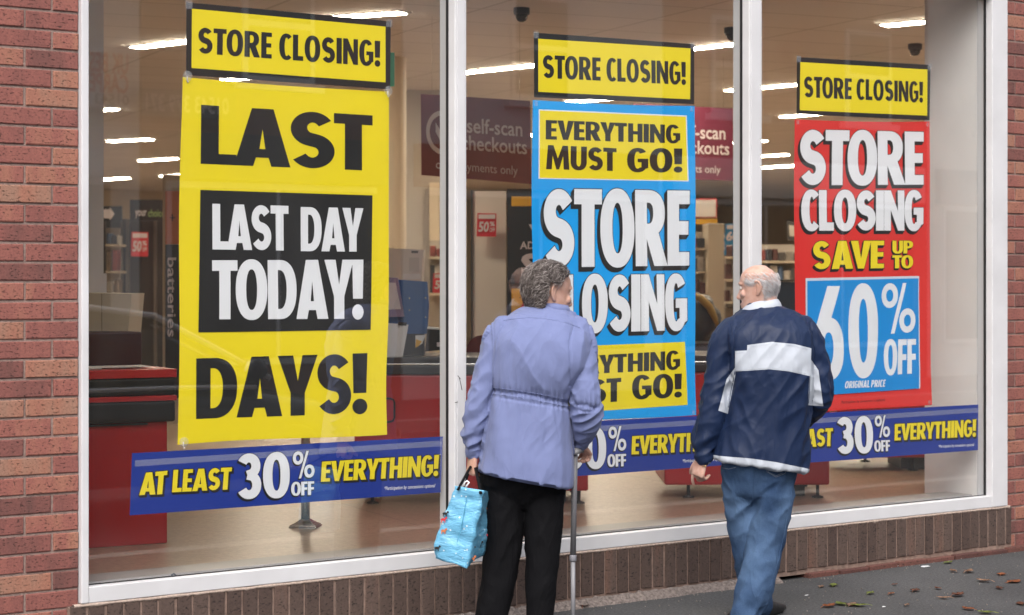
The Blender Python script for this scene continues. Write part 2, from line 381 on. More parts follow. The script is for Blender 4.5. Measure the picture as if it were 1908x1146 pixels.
# dark smudge on the bottom rail
# ---------------------------------------------------------------- shop interior shell
M['navy_mark'] = mat("navy_mark", (.02, .03, .05), .5)
M['wall_cream'] = mat("cream_wall", (.62, .52, .38), .8, noise_amt=.04, noise_scale=2)
M['wall_white'] = mat("white_reveal", (.80, .79, .78), .7, noise_amt=.04, noise_scale=3)
M['wall_grey'] = mat("grey_beige_panel", (.42, .37, .31), .8)
CEIL = 3.2
def floor_mat():
    m = mat("vinyl_floor", (.40, .29, .20), .28); t, b = nodes(m); N = t.nodes.new; L = t.links.new
    tc = N("ShaderNodeTexCoord"); a = N("ShaderNodeTexNoise"); a.inputs['Scale'].default_value = 38; a.inputs['Detail'].default_value = 9; a.inputs['Roughness'].default_value = .8
    L(tc.outputs['Object'], a.inputs['Vector']); r = N("ShaderNodeValToRGB"); r.color_ramp.elements[0].position = .35; r.color_ramp.elements[1].position = .65
    r.color_ramp.elements[0].color = (.22, .15, .10, 1); r.color_ramp.elements[1].color = (.44, .33, .235, 1); L(a.outputs['Fac'], r.inputs[0])
    mp = N("ShaderNodeMapping"); mp.inputs['Rotation'].default_value = (0, 0, R(12)); L(tc.outputs['Object'], mp.inputs[0])
    bk = N("ShaderNodeTexBrick"); bk.offset = 0; bk.inputs['Scale'].default_value = 1; bk.inputs['Brick Width'].default_value = 2.2; bk.inputs['Row Height'].default_value = 2.2; bk.inputs['Mortar Size'].default_value = .004
    L(mp.outputs[0], bk.inputs['Vector']); mx = N("ShaderNodeMix"); mx.data_type = 'RGBA'; mx.inputs[7].default_value = (.14, .10, .075, 1)
    L(bk.outputs['Fac'], mx.inputs[0]); L(r.outputs[0], mx.inputs[6]); L(mx.outputs[2], b.inputs['Base Color']); return m
def ceil_mat():
    m = mat("ceiling_tile", (.62, .58, .54), .9); t, b = nodes(m); N = t.nodes.new; L = t.links.new
    tc = N("ShaderNodeTexCoord"); mp = N("ShaderNodeMapping"); mp.inputs['Rotation'].default_value = (0, 0, R(12)); L(tc.outputs['Object'], mp.inputs[0])
    bk = N("ShaderNodeTexBrick"); bk.offset = 0; bk.inputs['Scale'].default_value = 1; bk.inputs['Brick Width'].default_value = 1.2; bk.inputs['Row Height'].default_value = .6; bk.inputs['Mortar Size'].default_value = .012
    bk.inputs['Color1'].default_value = (.72, .67, .63, 1); bk.inputs['Color2'].default_value = (.75, .70, .66, 1); bk.inputs['Mortar'].default_value = (.56, .52, .48, 1)
    L(mp.outputs[0], bk.inputs['Vector']); L(bk.outputs[0], b.inputs['Base Color']); return m
XI0, XI1, YI1 = -9.5, 26.0, 27.0
bm = bmesh.new(); box(bm, (XI0, .118, .05), (XI1, YI1, FLOOR)); build("shop_floor", bm, floor_mat(), shop)
bm = bmesh.new(); box(bm, (XI0, .24, CEIL), (XI1, YI1, CEIL + .2)); build("shop_ceiling", bm, ceil_mat(), shop)
bm = bmesh.new()
box(bm, (XI0 - .2, .23, 0), (XI0, YI1, CEIL + .2)); box(bm, (XI1, .23, 0), (XI1 + .2, YI1, CEIL + .2)); box(bm, (XI0 - .2, YI1, 0), (XI1 + .2, YI1 + .2, CEIL + .2))
build("shop_wall", bm, M['wall_cream'], shop)
bm = bmesh.new(); box(bm, (XI0, .225, FLOOR), (xL - .01, .235, CEIL)); box(bm, (xR + .6, .225, FLOOR), (XI1, .235, CEIL)); box(bm, (xL, .225, WTOP + .01), (xR, .235, CEIL)); build("front_lining", bm, M['wall_cream'], shop)
# right reveal of the display bay
bm = bmesh.new(); xr = fR0 - .002; dq = ray(1722, 500); ye = CAM.y + dq.y * (xr - CAM.x) / dq.x
box(bm, (xr + .004, YG + .06, FLOOR - .02), (xr + .6, ye, CEIL - .003)); build("window_reveal", bm, M['wall_white'], shop)
# roof slab keeps daylight out of the shop
bm = bmesh.new(); box(bm, (XI0 - .3, .24, CEIL + .21), (XI1 + .3, YI1 + .3, CEIL + .5)); build("roof", bm, M['road'], shop)
bm = bmesh.new(); tube(bm, [W(a, b, YG - .002) for a, b in ((318, 1079), (322, 1075), (320, 1071), (324, 1069), (328, 1072), (324, 1074), (322, 1077))], .0032, 6); build("paint_smudge", bm, M['navy_mark'], frame)
# columns
bm = bmesh.new()
p = D(193, 500, 10.6)
box(bm, (p.x - .5, p.y, FLOOR), (p.x, p.y + .3, CEIL)); box(bm, (p.x - .5, p.y - .012, FLOOR), (p.x + .012, p.y + .31, W(190, 510).z if False else 1.56))
build("square_column", bm, M['wall_white'], shop)
bm = bmesh.new(); c = D(735, 500, 15.0); c.z = FLOOR; lathe(bm, c, [(.098, 0), (.098, .12), (.088, .125), (.088, CEIL - FLOOR - .001)], 28); build("round_column", bm, M['wall_cream'], shop, False)

# ---------------------------------------------------------------- heavy poster lettering
def arc(cx, cy, rx, ry, a0, a1, n=22, p=2.25):
    out = []
    for i in range(n + 1):
        a = R(a0 + (a1 - a0) * i / n); c, s = math.cos(a), math.sin(a)
        out.append((cx + rx * math.copysign(abs(c) ** (2 / p), c), cy + ry * math.copysign(abs(s) ** (2 / p), s)))
    return out
def rct(x0, y0, x1, y1): return [(x0, y0), (x1, y0), (x1, y1), (x0, y1)]
def stroke(sp, hw):
    sp = [Vector((a, b)) for a, b in sp]; L, Rr = [], []
    for i, p in enumerate(sp):
        t = (sp[min(i+1, len(sp)-1)] - sp[max(i-1, 0)]).normalized(); n = Vector((-t.y, t.x)); h = hw(i / (len(sp) - 1))
        L.append(tuple(p + n * h)); Rr.append(tuple(p - n * h))
    return L + Rr[::-1]
def smooth(sp, k=3):
    for _ in range(k):
        sp = [sp[0]] + [tuple(.25 * sp[i-1][j] + .5 * sp[i][j] + .25 * sp[i+1][j] for j in (0, 1)) for i in range(1, len(sp)-1)] + [sp[-1]]
    return sp
def g_S(w=.56, t=.20):
    rx = w / 2 - t / 2; cx = w / 2
    top = arc(cx, .705, rx * .96, .205, 28, 262, 26, 2.0); bot = arc(cx, .295, rx, .205, 82, -152, 26, 2.0)
    sp = smooth(top + bot, 5)
    return [[stroke(sp, lambda u: t / 2 * (.94 + .22 * math.exp(-((u - .5) / .16) ** 2)))]]
def g_C(w=.54, t=.21, a=48):
    o = arc(w * .54, .5, w * .54, .515, a, 360 - a, 44); i = arc(w * .56, .5, w * .54 - t, .515 - .155, 360 - a - 4, a + 4, 40)
    return [[o + i]]
def g_G(w=.60, t=.21):
    o = arc(w * .5, .5, w * .5, .515, 40, 318, 44); i = arc(w * .5, .5, w * .5 - t, .36, 300, 48, 40)
    return [[o + [(w, .17), (w, .56), (w * .50, .56), (w * .50, .41), (w - t * .92, .41), (w - t * .92, .20)] + i]]
def g_O(w=.64, t=.21): return [[arc(w/2, .5, w/2, .515, 0, 359, 56), arc(w/2, .5, w/2 - t, .345, 359, 0, 40)]]
def g_D(w=.60, t=.21):
    o = [(0, 0)] + arc(w * .42, .5, w * .58, .5, -90, 90, 30, 2.3) + [(0, 1)]
    i = [(t, .83)] + arc(w * .40, .5, w * .60 - t, .33, 90, -90, 24, 2.3) + [(t, .17)]
    return [[o, i]]
def bowlP(w, t, y0): # outer, inner of P bowl
    h = (1 - y0) / 2; cy = (1 + y0) / 2
    return arc(w * .45, cy, w * .55, h, -90, 90, 22, 2.3), [(t, 1 - .15)] + arc(w * .45, cy, w * .55 - t, h - .15, 90, -90, 16, 2.3) + [(t, y0 + .15)]
def g_P(w=.54, t=.21):
    o, i = bowlP(w, t, .40); return [[[(0, 0), (t, 0), (t, .40)] + o + [(0, 1)], i]]
def g_R(w=.58, t=.21):
    o, i = bowlP(w * .98, t, .40)
    k = min(range(len(o)), key=lambda q: (o[q][0] - w * .74) ** 2 + (o[q][1] - .44) ** 2)
    return [[[(0, 0), (t, 0), (t, .37), (w * 1.04 - t * 1.12, 0), (w * 1.06, 0)] + o[k:] + [(0, 1)], i]]
def g_E(w=.42, t=.21): return [[[(0,0),(w,0),(w,.165),(t,.165),(t,.42),(w*.95,.42),(w*.95,.585),(t,.585),(t,.835),(w,.835),(w,1),(0,1)]]]
def g_F(w=.42, t=.21): return [[[(0,0),(t,0),(t,.40),(w*.95,.40),(w*.95,.57),(t,.57),(t,.83),(w,.83),(w,1),(0,1)]]]
def g_L(w=.42, t=.21): return [[[(0,0),(w,0),(w,.18),(t,.18),(t,1),(0,1)]]]
def g_T(w=.50, t=.22): return [[[(w/2-t/2,0),(w/2+t/2,0),(w/2+t/2,.82),(w,.82),(w,1),(0,1),(0,.82),(w/2-t/2,.82)]]]
def g_I(t=.22): return [[rct(0,0,t,1)]]
def g_H(w=.60, t=.21): return [[[(0,0),(t,0),(t,.41),(w-t,.41),(w-t,0),(w,0),(w,1),(w-t,1),(w-t,.59),(t,.59),(t,1),(0,1)]]]
def g_N(w=.62, t=.19): return [[[(0,0),(t,0),(t,.54),(w-t,0),(w,0),(w,1),(w-t,1),(w-t,.46),(t,1),(0,1)]]]
def g_M(w=.82, t=.20): return [[[(0,0),(t,0),(t*1.12,.58),(w/2-.05,0),(w/2+.05,0),(w-t*1.12,.58),(w-t,0),(w,0),(w-.06,1),(w-.06-t*.95,1),(w/2,.46),(.06+t*.95,1),(.06,1)]]]
def g_V(w=.64, t=.23): return [[[(w/2-t*.42,0),(w/2+t*.42,0),(w,1),(w-t,1),(w/2,.36),(t,1),(0,1)]]]
def g_Y(w=.62, t=.22): return [[[(w/2-t/2,0),(w/2+t/2,0),(w/2+t/2,.38),(w,1),(w-t*1.08,1),(w/2,.58),(t*1.08,1),(0,1),(w/2-t/2,.38)]]]
def g_A(w=.68, t=.23):
    return [[[(0,0),(t,0),(t+.035,.15),(w-t-.035,.15),(w-t,0),(w,0),(w/2+t*.56,1),(w/2-t*.56,1)],[(w/2,.64),(w-t-.075,.30),(t+.075,.30)]]]
def g_U(w=.58, t=.21):
    return [[[(0,1)] + arc(w/2,.36,w/2,.375,180,360,26) + [(w,1),(w-t,1)] + arc(w/2,.36,w/2-t,.21,360,180,20) + [(t,1)]]]
def g_ex(t=.24): return [[[(.015,.34),(t-.015,.34),(t,1),(0,1)]], [arc(t/2,.115,t/2*1.02,.13,0,350,20,2)]]
def g_3(w=.54, t=.20):
    rx = w / 2 - t / 2
    a = smooth(arc(w*.46, .725, rx*.92, .185, 155, -70, 24, 2.1) + [(w*.40, .525)], 2); b = smooth([(w*.40, .525)] + arc(w*.47, .30, rx, .215, 78, -152, 24, 2.1), 2)
    return [[stroke(a, lambda u: t/2)], [stroke(b, lambda u: t/2)]]
def g_6(w=.60, t=.205):
    return [[arc(w/2,.325,w/2,.34,0,359,44), arc(w/2,.325,w/2-t,.18,359,0,30)], [[(.002,.36),(.03,.50),(.28,1),(.53,1),(.27,.50),(.10,.40)]]]
def g_pc(w=.74):
    def ring(cx, cy): return [arc(cx,cy,.175,.245,0,359,32,2.1), arc(cx,cy,.075,.12,359,0,24,2.1)]
    return [ring(.18,.755), ring(w-.18,.245), [[(.20,0),(.28,0),(w-.20,1),(w-.28,1)]]]
def g_st(): return [[[(.16+(.16 if k%2==0 else .06)*math.cos(R(90+36*k)), .84+(.16 if k%2==0 else .06)*math.sin(R(90+36*k))) for k in range(10)]]]
GL = {'S':(g_S,.56),'C':(g_C,.50),'G':(g_G,.60),'O':(g_O,.64),'0':(lambda:g_O(.60),.60),'D':(g_D,.60),'P':(g_P,.54),'R':(g_R,.60),'E':(g_E,.42),'F':(g_F,.42),
      'L':(g_L,.42),'T':(g_T,.50),'I':(g_I,.22),'H':(g_H,.60),'N':(g_N,.62),'M':(g_M,.82),'V':(g_V,.64),'Y':(g_Y,.62),'A':(g_A,.68),'U':(g_U,.58),'!':(g_ex,.24),
      '3':(g_3,.54),'6':(g_6,.60),'%':(g_pc,.74),'*':(g_st,.32)}
KERN = {'LA':-.045,'AY':-.09,'AV':-.10,'VE':-.04,'AT':-.10,'LY':-.1,'TO':-.05,'AS':-.03,'DA':-.02,'YT':-.06,'EV':-.03,'RY':-.05,'YS':-.03,'ST':-.03,'TH':.01,'Y!':-.04}
def area(c): return .5 * sum(c[i-1][0]*c[i][1]-c[i][0]*c[i-1][1] for i in range(len(c)))
def grow(c, d, hole):
    if (area(c) > 0) == hole: c = c[::-1]
    n = len(c); out = []
    for i in range(n):
        a, b, e = Vector(c[i-1]), Vector(c[i]), Vector(c[(i+1) % n])
        d1 = (b - a); d2 = (e - b)
        if d1.length < 1e-7 or d2.length < 1e-7: out.append(tuple(b)); continue
        d1.normalize(); d2.normalize()
        nn = Vector((d1.y, -d1.x)) + Vector((d2.y, -d2.x))
        if nn.length < 1e-3: out.append(tuple(b)); continue
        nn.normalize(); k = max(.55, nn.dot(Vector((d1.y, -d1.x)))); q = b + nn * (d / k); out.append(tuple(q))
    return out
GRID = .045
def cut(bm, x0, x1, z0, z1):
    for i in range(int(x0 / GRID) - 1, int(x1 / GRID) + 2):
        if x0 < i * GRID < x1: bmesh.ops.bisect_plane(bm, geom=bm.verts[:]+bm.edges[:]+bm.faces[:], plane_co=(i * GRID, 0, 0), plane_no=(1, 0, 0))
    for i in range(int(z0 / GRID) - 1, int(z1 / GRID) + 2):
        if z0 < i * GRID < z1: bmesh.ops.bisect_plane(bm, geom=bm.verts[:]+bm.edges[:]+bm.faces[:], plane_co=(0, 0, i * GRID), plane_no=(0, 0, 1))
def fit(quad, Y):
    """quad: picture corners BL, BR, TR, TL lying on the upright plane y=Y"""
    P = [W(a, b, Y) for a, b in quad]
    def f(u, v): return P[0] * ((1-u)*(1-v)) + P[1] * (u*(1-v)) + P[2] * (u*v) + P[3] * ((1-u)*v)
    return f, (P[1] - P[0]).length, (P[3] - P[0]).length
def lettering(name, words, mats, parent, yf, off, track=.045, space=.24, yplane=.038):
    """words: list of (text, quad, style); layers: (material, grow, dx, dz, lift). One mesh per word."""
    if len(words) > 1:
        for w_ in words: lettering(name, [w_], mats, parent, yf, off, track, space, yplane)
        return
    bm = bmesh.new()
    for text, quad, st in words:
        f, wm, hm = fit(quad, yplane); x = 0; pcs = []; sh = st.get('shear', 0)
        for i, ch in enumerate(text):
            if ch == ' ': x += space; continue
            fn, wd = GL[ch]; x += KERN.get(text[i-1:i+1], 0) if i else 0
            pcs += [(x, c, i) for c in fn()]; x += wd + st.get('track', track)
        tot = x - st.get('track', track)
        sx, sy = wm / tot, hm
        for layer, (mi, g, dx, dz, lo) in enumerate(st['layers']):
            for k, (ox, cs, gi) in enumerate(pcs):
                tgt = [[((px + ox) * sx, py * sy) for px, py in c] for c in cs]
                if g: tgt = [grow(c, g, h > 0) for h, c in enumerate(tgt)]
                flat = [Vector((a, b, 0)) for c in tgt for a, b in c]
                tris = tessellate_polygon([[Vector((a, b, 0)) for a, b in c] for c in tgt])
                vs_ = []
                for q in flat:
                    p = f((q.x + sh * q.y) / wm, q.y / hm); p.x += dx; p.z += dz
                    p.y = -(off + lo + (k % 3) * .00012)
                    vs_.append(bm.verts.new(p))
                for t in tris:
                    a = [vs_[j] for j in t]
                    try: fc = bm.faces.new(a)
                    except ValueError: continue
                    fc.material_index = mi
    bm.normal_update()
    bmesh.ops.dissolve_degenerate(bm, edges=bm.edges[:], dist=1e-6)
    xs = [v.co.x for v in bm.verts]; zs = [v.co.z for v in bm.verts]
    cut(bm, min(xs), max(xs), min(zs), max(zs))
    for v in bm.verts: v.co.y = yf(v.co.x, v.co.z) + v.co.y
    bm.normal_update()
    for fc in bm.faces:
        if fc.normal.y > 0: fc.normal_flip()
    return build(name, bm, mats, parent)
def sheet(name, quad, m, parent, yf, off, yplane=.038, warp=None):
    f, wm, hm = fit(quad, yplane); bm = bmesh.new()
    nu, nv = max(2, int(wm / .02)), max(2, int(hm / .02))
    us = [i / nu for i in range(nu + 1)]; vv = [i / nv for i in range(nv + 1)]
    g = [[bm.verts.new(f(*((u, v) if warp is None else warp(u, v)))) for u in us] for v in vv]
    for j in range(nv):
        for i in range(nu): bm.faces.new((g[j][i], g[j][i+1], g[j+1][i+1], g[j+1][i]))
    for v in bm.verts: v.co.y = yf(v.co.x, v.co.z) - off
    return build(name, bm, m, parent, True)
def font_text(name, text, quad, m, parent, yf, off, yplane=.038, bold=0.0, shear=0.0, placer=None):
    c = bpy.data.curves.new("t", 'FONT'); c.body = text; c.offset = bold; c.shear = shear; c.resolution_u = 3
    o = bpy.data.objects.new("t", c); COL.objects.link(o)
    dg = bpy.context.evaluated_depsgraph_get(); me = bpy.data.meshes.new_from_object(o.evaluated_get(dg))
    bpy.data.objects.remove(o); bpy.data.curves.remove(c)
    xs = [v.co.x for v in me.vertices]; ys = [v.co.y for v in me.vertices]
    x0, x1, y0, y1 = min(xs), max(xs), min(ys), max(ys)
    if placer is None: f, _, _ = fit(quad, yplane)
    else: f = placer
    for v in me.vertices:
        p = f((v.co.x - x0) / (x1 - x0), (v.co.y - y0) / (y1 - y0))
        if placer is None: p.y = yf(p.x, p.z) - off
        v.co = p
    return link(name, me, m, parent)
def quadof(q): return [q[3], q[2], q[1], q[0]]   # TL TR BR BL -> BL BR TR TL
def inset_mat(): pass

def bulge(seed, amp=.0035, k=5.0, curl=None, cz=0):
    def f(x, z):
        b = amp * (1 + noise.noise(Vector((x * k * .5, z * k * .6, seed)))) + amp * .35 * (1 + math.sin(x * 9 + z * 4 + seed))
        if curl:
            d = max(0, cz - z); b += curl * d * d
        return .0395 + b
    return f
P_ = [(0, 0, 0, 0, 0)]
def plain(mi=0): return {'layers': [(mi, 0, 0, 0, 0)]}
def block(mi, ml, s=.006, g=.003, n=4, dx=-1, dz=-1.2, shear=0, lg=0):
    lay = []
    for k in range(n, 0, -1): lay.append((ml, g, dx * s * k / n, dz * s * k / n, -.0016 + .0003 * (n - k)))
    lay.append((ml, g, 0, 0, -.0004)); lay.append((mi, lg, 0, 0, 0))
    return {'layers': lay, 'shear': shear}

def header(q, qi, tx, label, seed):
    p = W(*q[3], .04)
    e = empty("header_sign", p, label, "sign", "black edged store closing signs along the top of the window")
    yf = bulge(seed, .0016, 4)
    sheet("sign_sheet", quadof(q), M['black_ink'], e, yf, 0)
    sheet("yellow_panel", quadof(qi), M['yellow'], e, yf, .0005)
    lettering("lettering", [("STORE CLOSING!", tx, plain())], [M['black_ink']], e, yf, .001, track=.055)
    for k in (0, 1):
        bm = bmesh.new(); c = W(*q[k], .04); s = -1 if k else 1; y = yf(c.x, c.z) - .0012
        bm.faces.new([bm.verts.new((c.x + a * s, y, c.z + b)) for a, b in ((-.006, .008), (.026, .008), (.026, -.026), (-.006, -.026))])
        build("corner_tape", bm, M['tape'], e)
    return e
header([(348,4),(729,39.5),(727.6,166.5),(347.5,140)], [(358.5,16),(719,49.5),(719,153.5),(357.5,126.5)], [(369,99),(709,124),(709,76.5),(370,50.5)],
       "yellow store closing sign edged black above the last days poster", 1)
header([(996,60.5),(1294.7,82),(1294.7,194),(996,181)], [(1003.8,72),(1287.5,90),(1287,185),(1003.8,171)], [(1012,145),(1279,158),(1278.5,115.5),(1012,102)],
       "yellow store closing sign edged black above the bright blue poster", 2)
header([(1485.8,106),(1734.7,121),(1733,224.5),(1485,212.5)], [(1492,115.5),(1729,129.5),(1728.5,215.5),(1490.8,205.3)], [(1498.5,181),(1720.5,191),(1720.5,152.5),(1498.5,142)],
       "yellow store closing sign edged black above the red poster", 3)

# --- large yellow poster
kick = lambda u, v: (u - (u ** 3) * .009 * math.exp(-((v - .15) / .13) ** 2) + ((1 - u) ** 4) * .004 * math.sin(v * 7), v - .0045 * math.sin(PI * u) * v ** 9 + .003 * math.sin(u * 5.2) * (1 - v) ** 9)
def poster_tapes(e, q, yf):
    for k, (px, py) in enumerate(q):
        c = W(px, py, .04); bm = bmesh.new(); y = yf(c.x, c.z) - .002
        bm.faces.new([bm.verts.new((c.x + a, y, c.z + b)) for a, b in ((-.008, -.014), (.010, -.012), (.009, .010), (-.009, .008))]); build('corner_tape', bm, M['tape'], e)
yf1 = bulge(11, .0055, 3, .12, .85)
e = empty("sale_poster", W(333, 830, .04), "large yellow poster reading last days in heavy black letters", "poster")
sheet("poster_sheet", [(332.7,829),(724.5,808.5),(727.5,170),(340.5,143)], M['yellow'], e, yf1, 0, warp=kick)
lettering("lettering", [("LAST", [(375.5,305),(696.5,318),(696.5,215),(376,195)], plain()), ("DAYS!", [(367.6,781),(686.5,770),(686.5,658),(367.6,668)], plain())], [M['black_ink']], e, yf1, .0006, track=.015)
s = empty("notice_sheet", W(372, 619, .04), "black sheet reading last day today stuck on the yellow poster", "poster")
yfs = lambda x, z: yf1(x, z) - .002
sheet("paper_sheet", [(371,619.4),(692,614.4),(695.6,364),(375,353.6)], M['black_ink'], s, yfs, 0)
lettering("lettering", [("LAST", [(397,464.7),(540,467),(540,383.5),(397,379.5)], plain()), ("DAY", [(562.7,468),(678.5,469),(678.5,388),(562.7,385.4)], plain()), ("TODAY!", [(396.2,595),(678.3,594),(678.3,483.8),(396.2,485)], plain())], [M['white_ink']], s, yfs, .0006, track=.012)
# --- blue poster
yf2 = bulge(23, .0055, 3, .10, .8)
e = empty("sale_poster", W(996, 793, .04), "bright blue poster with yellow everything must go panels", "poster")
sheet("poster_sheet", [(996,792.5),(1300,772),(1296.6,197),(993.8,186)], M['cyan'], e, yf2, 0, warp=kick)
poster_tapes(e, [(1000, 192), (1290, 203), (1293, 768)], yf2)
sheet("panel_edge", [(1006,333),(1285,338),(1282,215),(1005.5,203.5)], M['white_ink'], e, yf2, .0004)
sheet("yellow_panel", [(1008,331),(1283,336),(1280,217.3),(1007.6,205.8)], M['yellow'], e, yf2, .0008)
sheet("yellow_panel", [(1008,774),(1283,754.4),(1278,637),(1006,648)], M['yellow'], e, yf2, .0008)
lettering("lettering", [("EVERYTHING", [(1018.4,259.5),(1269.7,267),(1269.7,233),(1018.4,223.4)], plain()), ("MUST", [(1019.5,315),(1150.8,318.5),(1150.8,276),(1019.5,270)], plain()), ("GO!", [(1171,320),(1273.5,321),(1273.5,276.5),(1171,276)], plain()),
    ("EVERYTHING", [(1018,701),(1268.3,688.4),(1268.3,653),(1018,668)], plain()), ("MUST", [(1018,758),(1160,748),(1160,704),(1018,713)], plain()), ("GO!", [(1180,744.6),(1271.7,740),(1271.7,696),(1180,700)], plain())], [M['black_ink']], e, yf2, .0013, track=.04)
lettering("headline", [("STORE", [(1015,497),(1285.4,493.5),(1285.4,356.5),(1015,352.5)], block(0, 1, .016, .007, 5, lg=.0035)), ("CLOSING", [(1013,621),(1281.5,614),(1281.5,512),(1013,513)], block(0, 1, .014, .006, 5, lg=.003))], [M['white_ink'], M['black_ink']], e, yf2, .0028, track=.04)
# --- red poster
yf3 = bulge(37, .0055, 3, .08, .8)
e = empty("sale_poster", W(1484, 772, .04), "bright red poster reading store closing save up to", "poster")
sheet("poster_sheet", [(1484,772),(1738.5,753),(1734,226),(1482,222)], M['red_paper'], e, yf3, 0, warp=kick)
poster_tapes(e, [(1488, 227), (1729, 231), (1732, 749)], yf3)
lettering("headline", [("STORE", [(1492.5,344),(1722,343),(1722,246.7),(1492.5,242)], block(0, 1, .014, .006, 5, lg=.003)), ("CLOSING", [(1495.5,428.7),(1722,428.7),(1722,356),(1495.5,355)], block(0, 1, .013, .0055, 5, lg=.003))], [M['white_ink'], M['black_ink']], e, yf3, .0024, track=.03)
lettering("save_lettering", [("SAVE", [(1515.7,502),(1648.5,499.6),(1648.5,448.5),(1515.7,449)], block(0, 1, .010, .003, 4)), ("UP", [(1664,472.4),(1703,472),(1703,448.5),(1664,448.5)], block(0, 1, .007, .002, 4)), ("TO", [(1664,500),(1703,499.4),(1703,475.7),(1664,475.7)], block(0, 1, .007, .002, 4))], [M['yellow_ink'], M['black_ink']], e, yf3, .0024, track=.03)
font_text("small_print", "Participation by concessions is optional", [(1570,753.5),(1650.6,749),(1650.6,742.5),(1570,747)], M['black_ink'], e, yf3, .0006)
s = empty("discount_sheet", W(1506, 738, .04), "blue sheet reading 60% off stuck on the red poster", "poster")
yfs3 = lambda x, z: yf3(x, z) - .003 + .0016 * math.sin(x * 23 + z * 6) * math.sin(z * 17)
sheet("pale_border", [(1503,736.5),(1715.5,723.7),(1714,514.2),(1502,518.4)], M['pale_edge'], s, yfs3, 0)
sheet("paper_sheet", [(1506,738.5),(1713.2,724),(1712.6,518.6),(1505,523.5)], M['cyan2'], s, yfs3, .0006)
lettering("lettering", [("6", [(1515,707.5),(1573,707),(1573,533),(1515,533)], plain()), ("0", [(1581.5,703),(1638,702),(1638,530),(1581.5,530.5)], plain()), ("%", [(1644,623),(1707,619),(1707,527),(1644,528)], plain()), ("OFF", [(1648.5,699.5),(1708,695.6),(1708,631.5),(1648.5,633)], plain())], [M['white_ink']], s, yfs3, .0013, track=.03)
lettering("price_lettering", [("ORIGINAL PRICE", [(1574,723.7),(1650,720.7),(1650,707.5),(1574,710.5)], {'layers': [(0,0,0,0,0)], 'shear': .2})], [M['white_ink']], s, yfs3, .0013, track=.07)

# --- three long banners of one design, given by their four corners
B0 = [(247,844.6),(826.4,813.4),(822,917.7),(242.4,960.6)]
def banner(q, label, seed, vis_left=True, bend=0):
    e = empty("discount_banner", W(*q[3], .04), label, "banner", "long blue discount banners along the foot of the window")
    yf = bulge(seed, .0022, 3)
    # carry layout of the first banner over by matching positions on the wall
    f0, w0, h0 = fit(quadof(B0), .038); f1, w1, h1 = fit(quadof(q), .038)
    a, b, c, d = f0(0,0), f0(1,0), f0(1,1), f0(0,1)
    def uv(px, py):
        p = W(px, py, .038); u = v = .5
        for _ in range(12):
            cur = f0(u, v); du = (f0(u + 1e-4, v) - cur) / 1e-4; dv = (f0(u, v + 1e-4) - cur) / 1e-4; r = p - cur
            det = du.x * dv.z - du.z * dv.x; u += (r.x * dv.z - r.z * dv.x) / det; v += (du.x * r.z - du.z * r.x) / det
        return u, v
    def mp(Q): return [PXY(f1(*uv(*p))) for p in Q]
    sheet("banner_sheet", quadof(q), M['banner_blue'], e, yf, 0)
    kk = w1 / w0
    lettering("yellow_lettering", [("AT", mp([(259.5,922.8),(309,920.6),(309,877.7),(259.5,882)]), block(0, 1, .007*kk, .003*kk, 3, 1, -1.1, .1)), ("LEAST", mp([(321,917.4),(430,912),(430,871),(321,876)]), block(0, 1, .007*kk, .003*kk, 3, 1, -1.1, .08)),
        ("EVERYTHING!", mp([(598.5,898),(816.5,886.5),(816.5,847.5),(598.5,860.5)]), block(0, 1, .007*kk, .003*kk, 3, 1, -1.1, .07))], [M['yellow_ink'], M['black_ink']], e, yf, .0022, track=.03)
    lettering("white_lettering", [("30", mp([(443,930),(540.4,926.5),(540.4,842.5),(443,846.5)]), block(0, 1, .008*kk, .002*kk, 3, -.6, -1)), ("%", mp([(546,892.5),(587,889.5),(587,839.5),(546,841.5)]), block(0, 1, .005*kk, .0015*kk, 3, -.6, -1)),
        ("OFF", mp([(543,924),(586,922),(586,896.8),(543,898.6)]), block(0, 1, .005*kk, .0015*kk, 3, -.6, -1)), ("*", mp([(818,851),(823,850.7),(823,846),(818,846.3)]), plain())], [M['white_ink'], M['black_ink']], e, yf, .0022, track=.02)
    font_text("small_print", "*Participation by concessions optional", mp([(717,915.5),(811.7,910),(811.7,901),(717,906.5)]), M['white_ink'], e, yf, .0008, shear=.2, bold=.012)
    t = sheet("tape_strip", mp([(251.8,869.5),(823.5,831.5),(823.5,821),(252.5,858)]), M['tape'], e, yf, .0010)
    return e
banner(B0, "long blue discount banner under the large yellow poster", 51)
banner([(895,794.6),(1360,772.3),(1358,866.5),(893,901)], "long blue discount banner passing behind the person in lilac", 57)
banner([(1425,775),(1824.4,753.8),(1823.6,838.9),(1424,868.5)], "long blue discount banner across the foot of the right window", 63)
# suction hooks holding the yellow poster
for px, py, lb in ((350, 141, "clear suction hook at the upper left corner of the yellow poster"), (724, 169, "clear suction hook at the upper right corner of the yellow poster"), (343, 824, "clear suction hook at the lower left corner of the yellow poster")):
    c = W(px, py, YG + .001); e = empty("suction_hook", c, lb, "hook", "suction hooks on the window")
    bm = bmesh.new(); lathe(bm, c + Vector((0, .0002, 0)), [(.021, 0), (.020, .0015), (.012, .004), (.006, .0075)], 18, (0, 1, 0)); build("suction_cup", bm, M['clear_plastic'], e, True)
    bm = bmesh.new(); tube(bm, [c + Vector((0, .006, 0)), c + Vector((.001, .0075, -.012)), c + Vector((.001, .0075, -.022)), c + Vector((.003, .0075, -.027)), c + Vector((.007, .0075, -.022))], .0022, 7); build("hook_wire", bm, M['white_ink'], e, True)

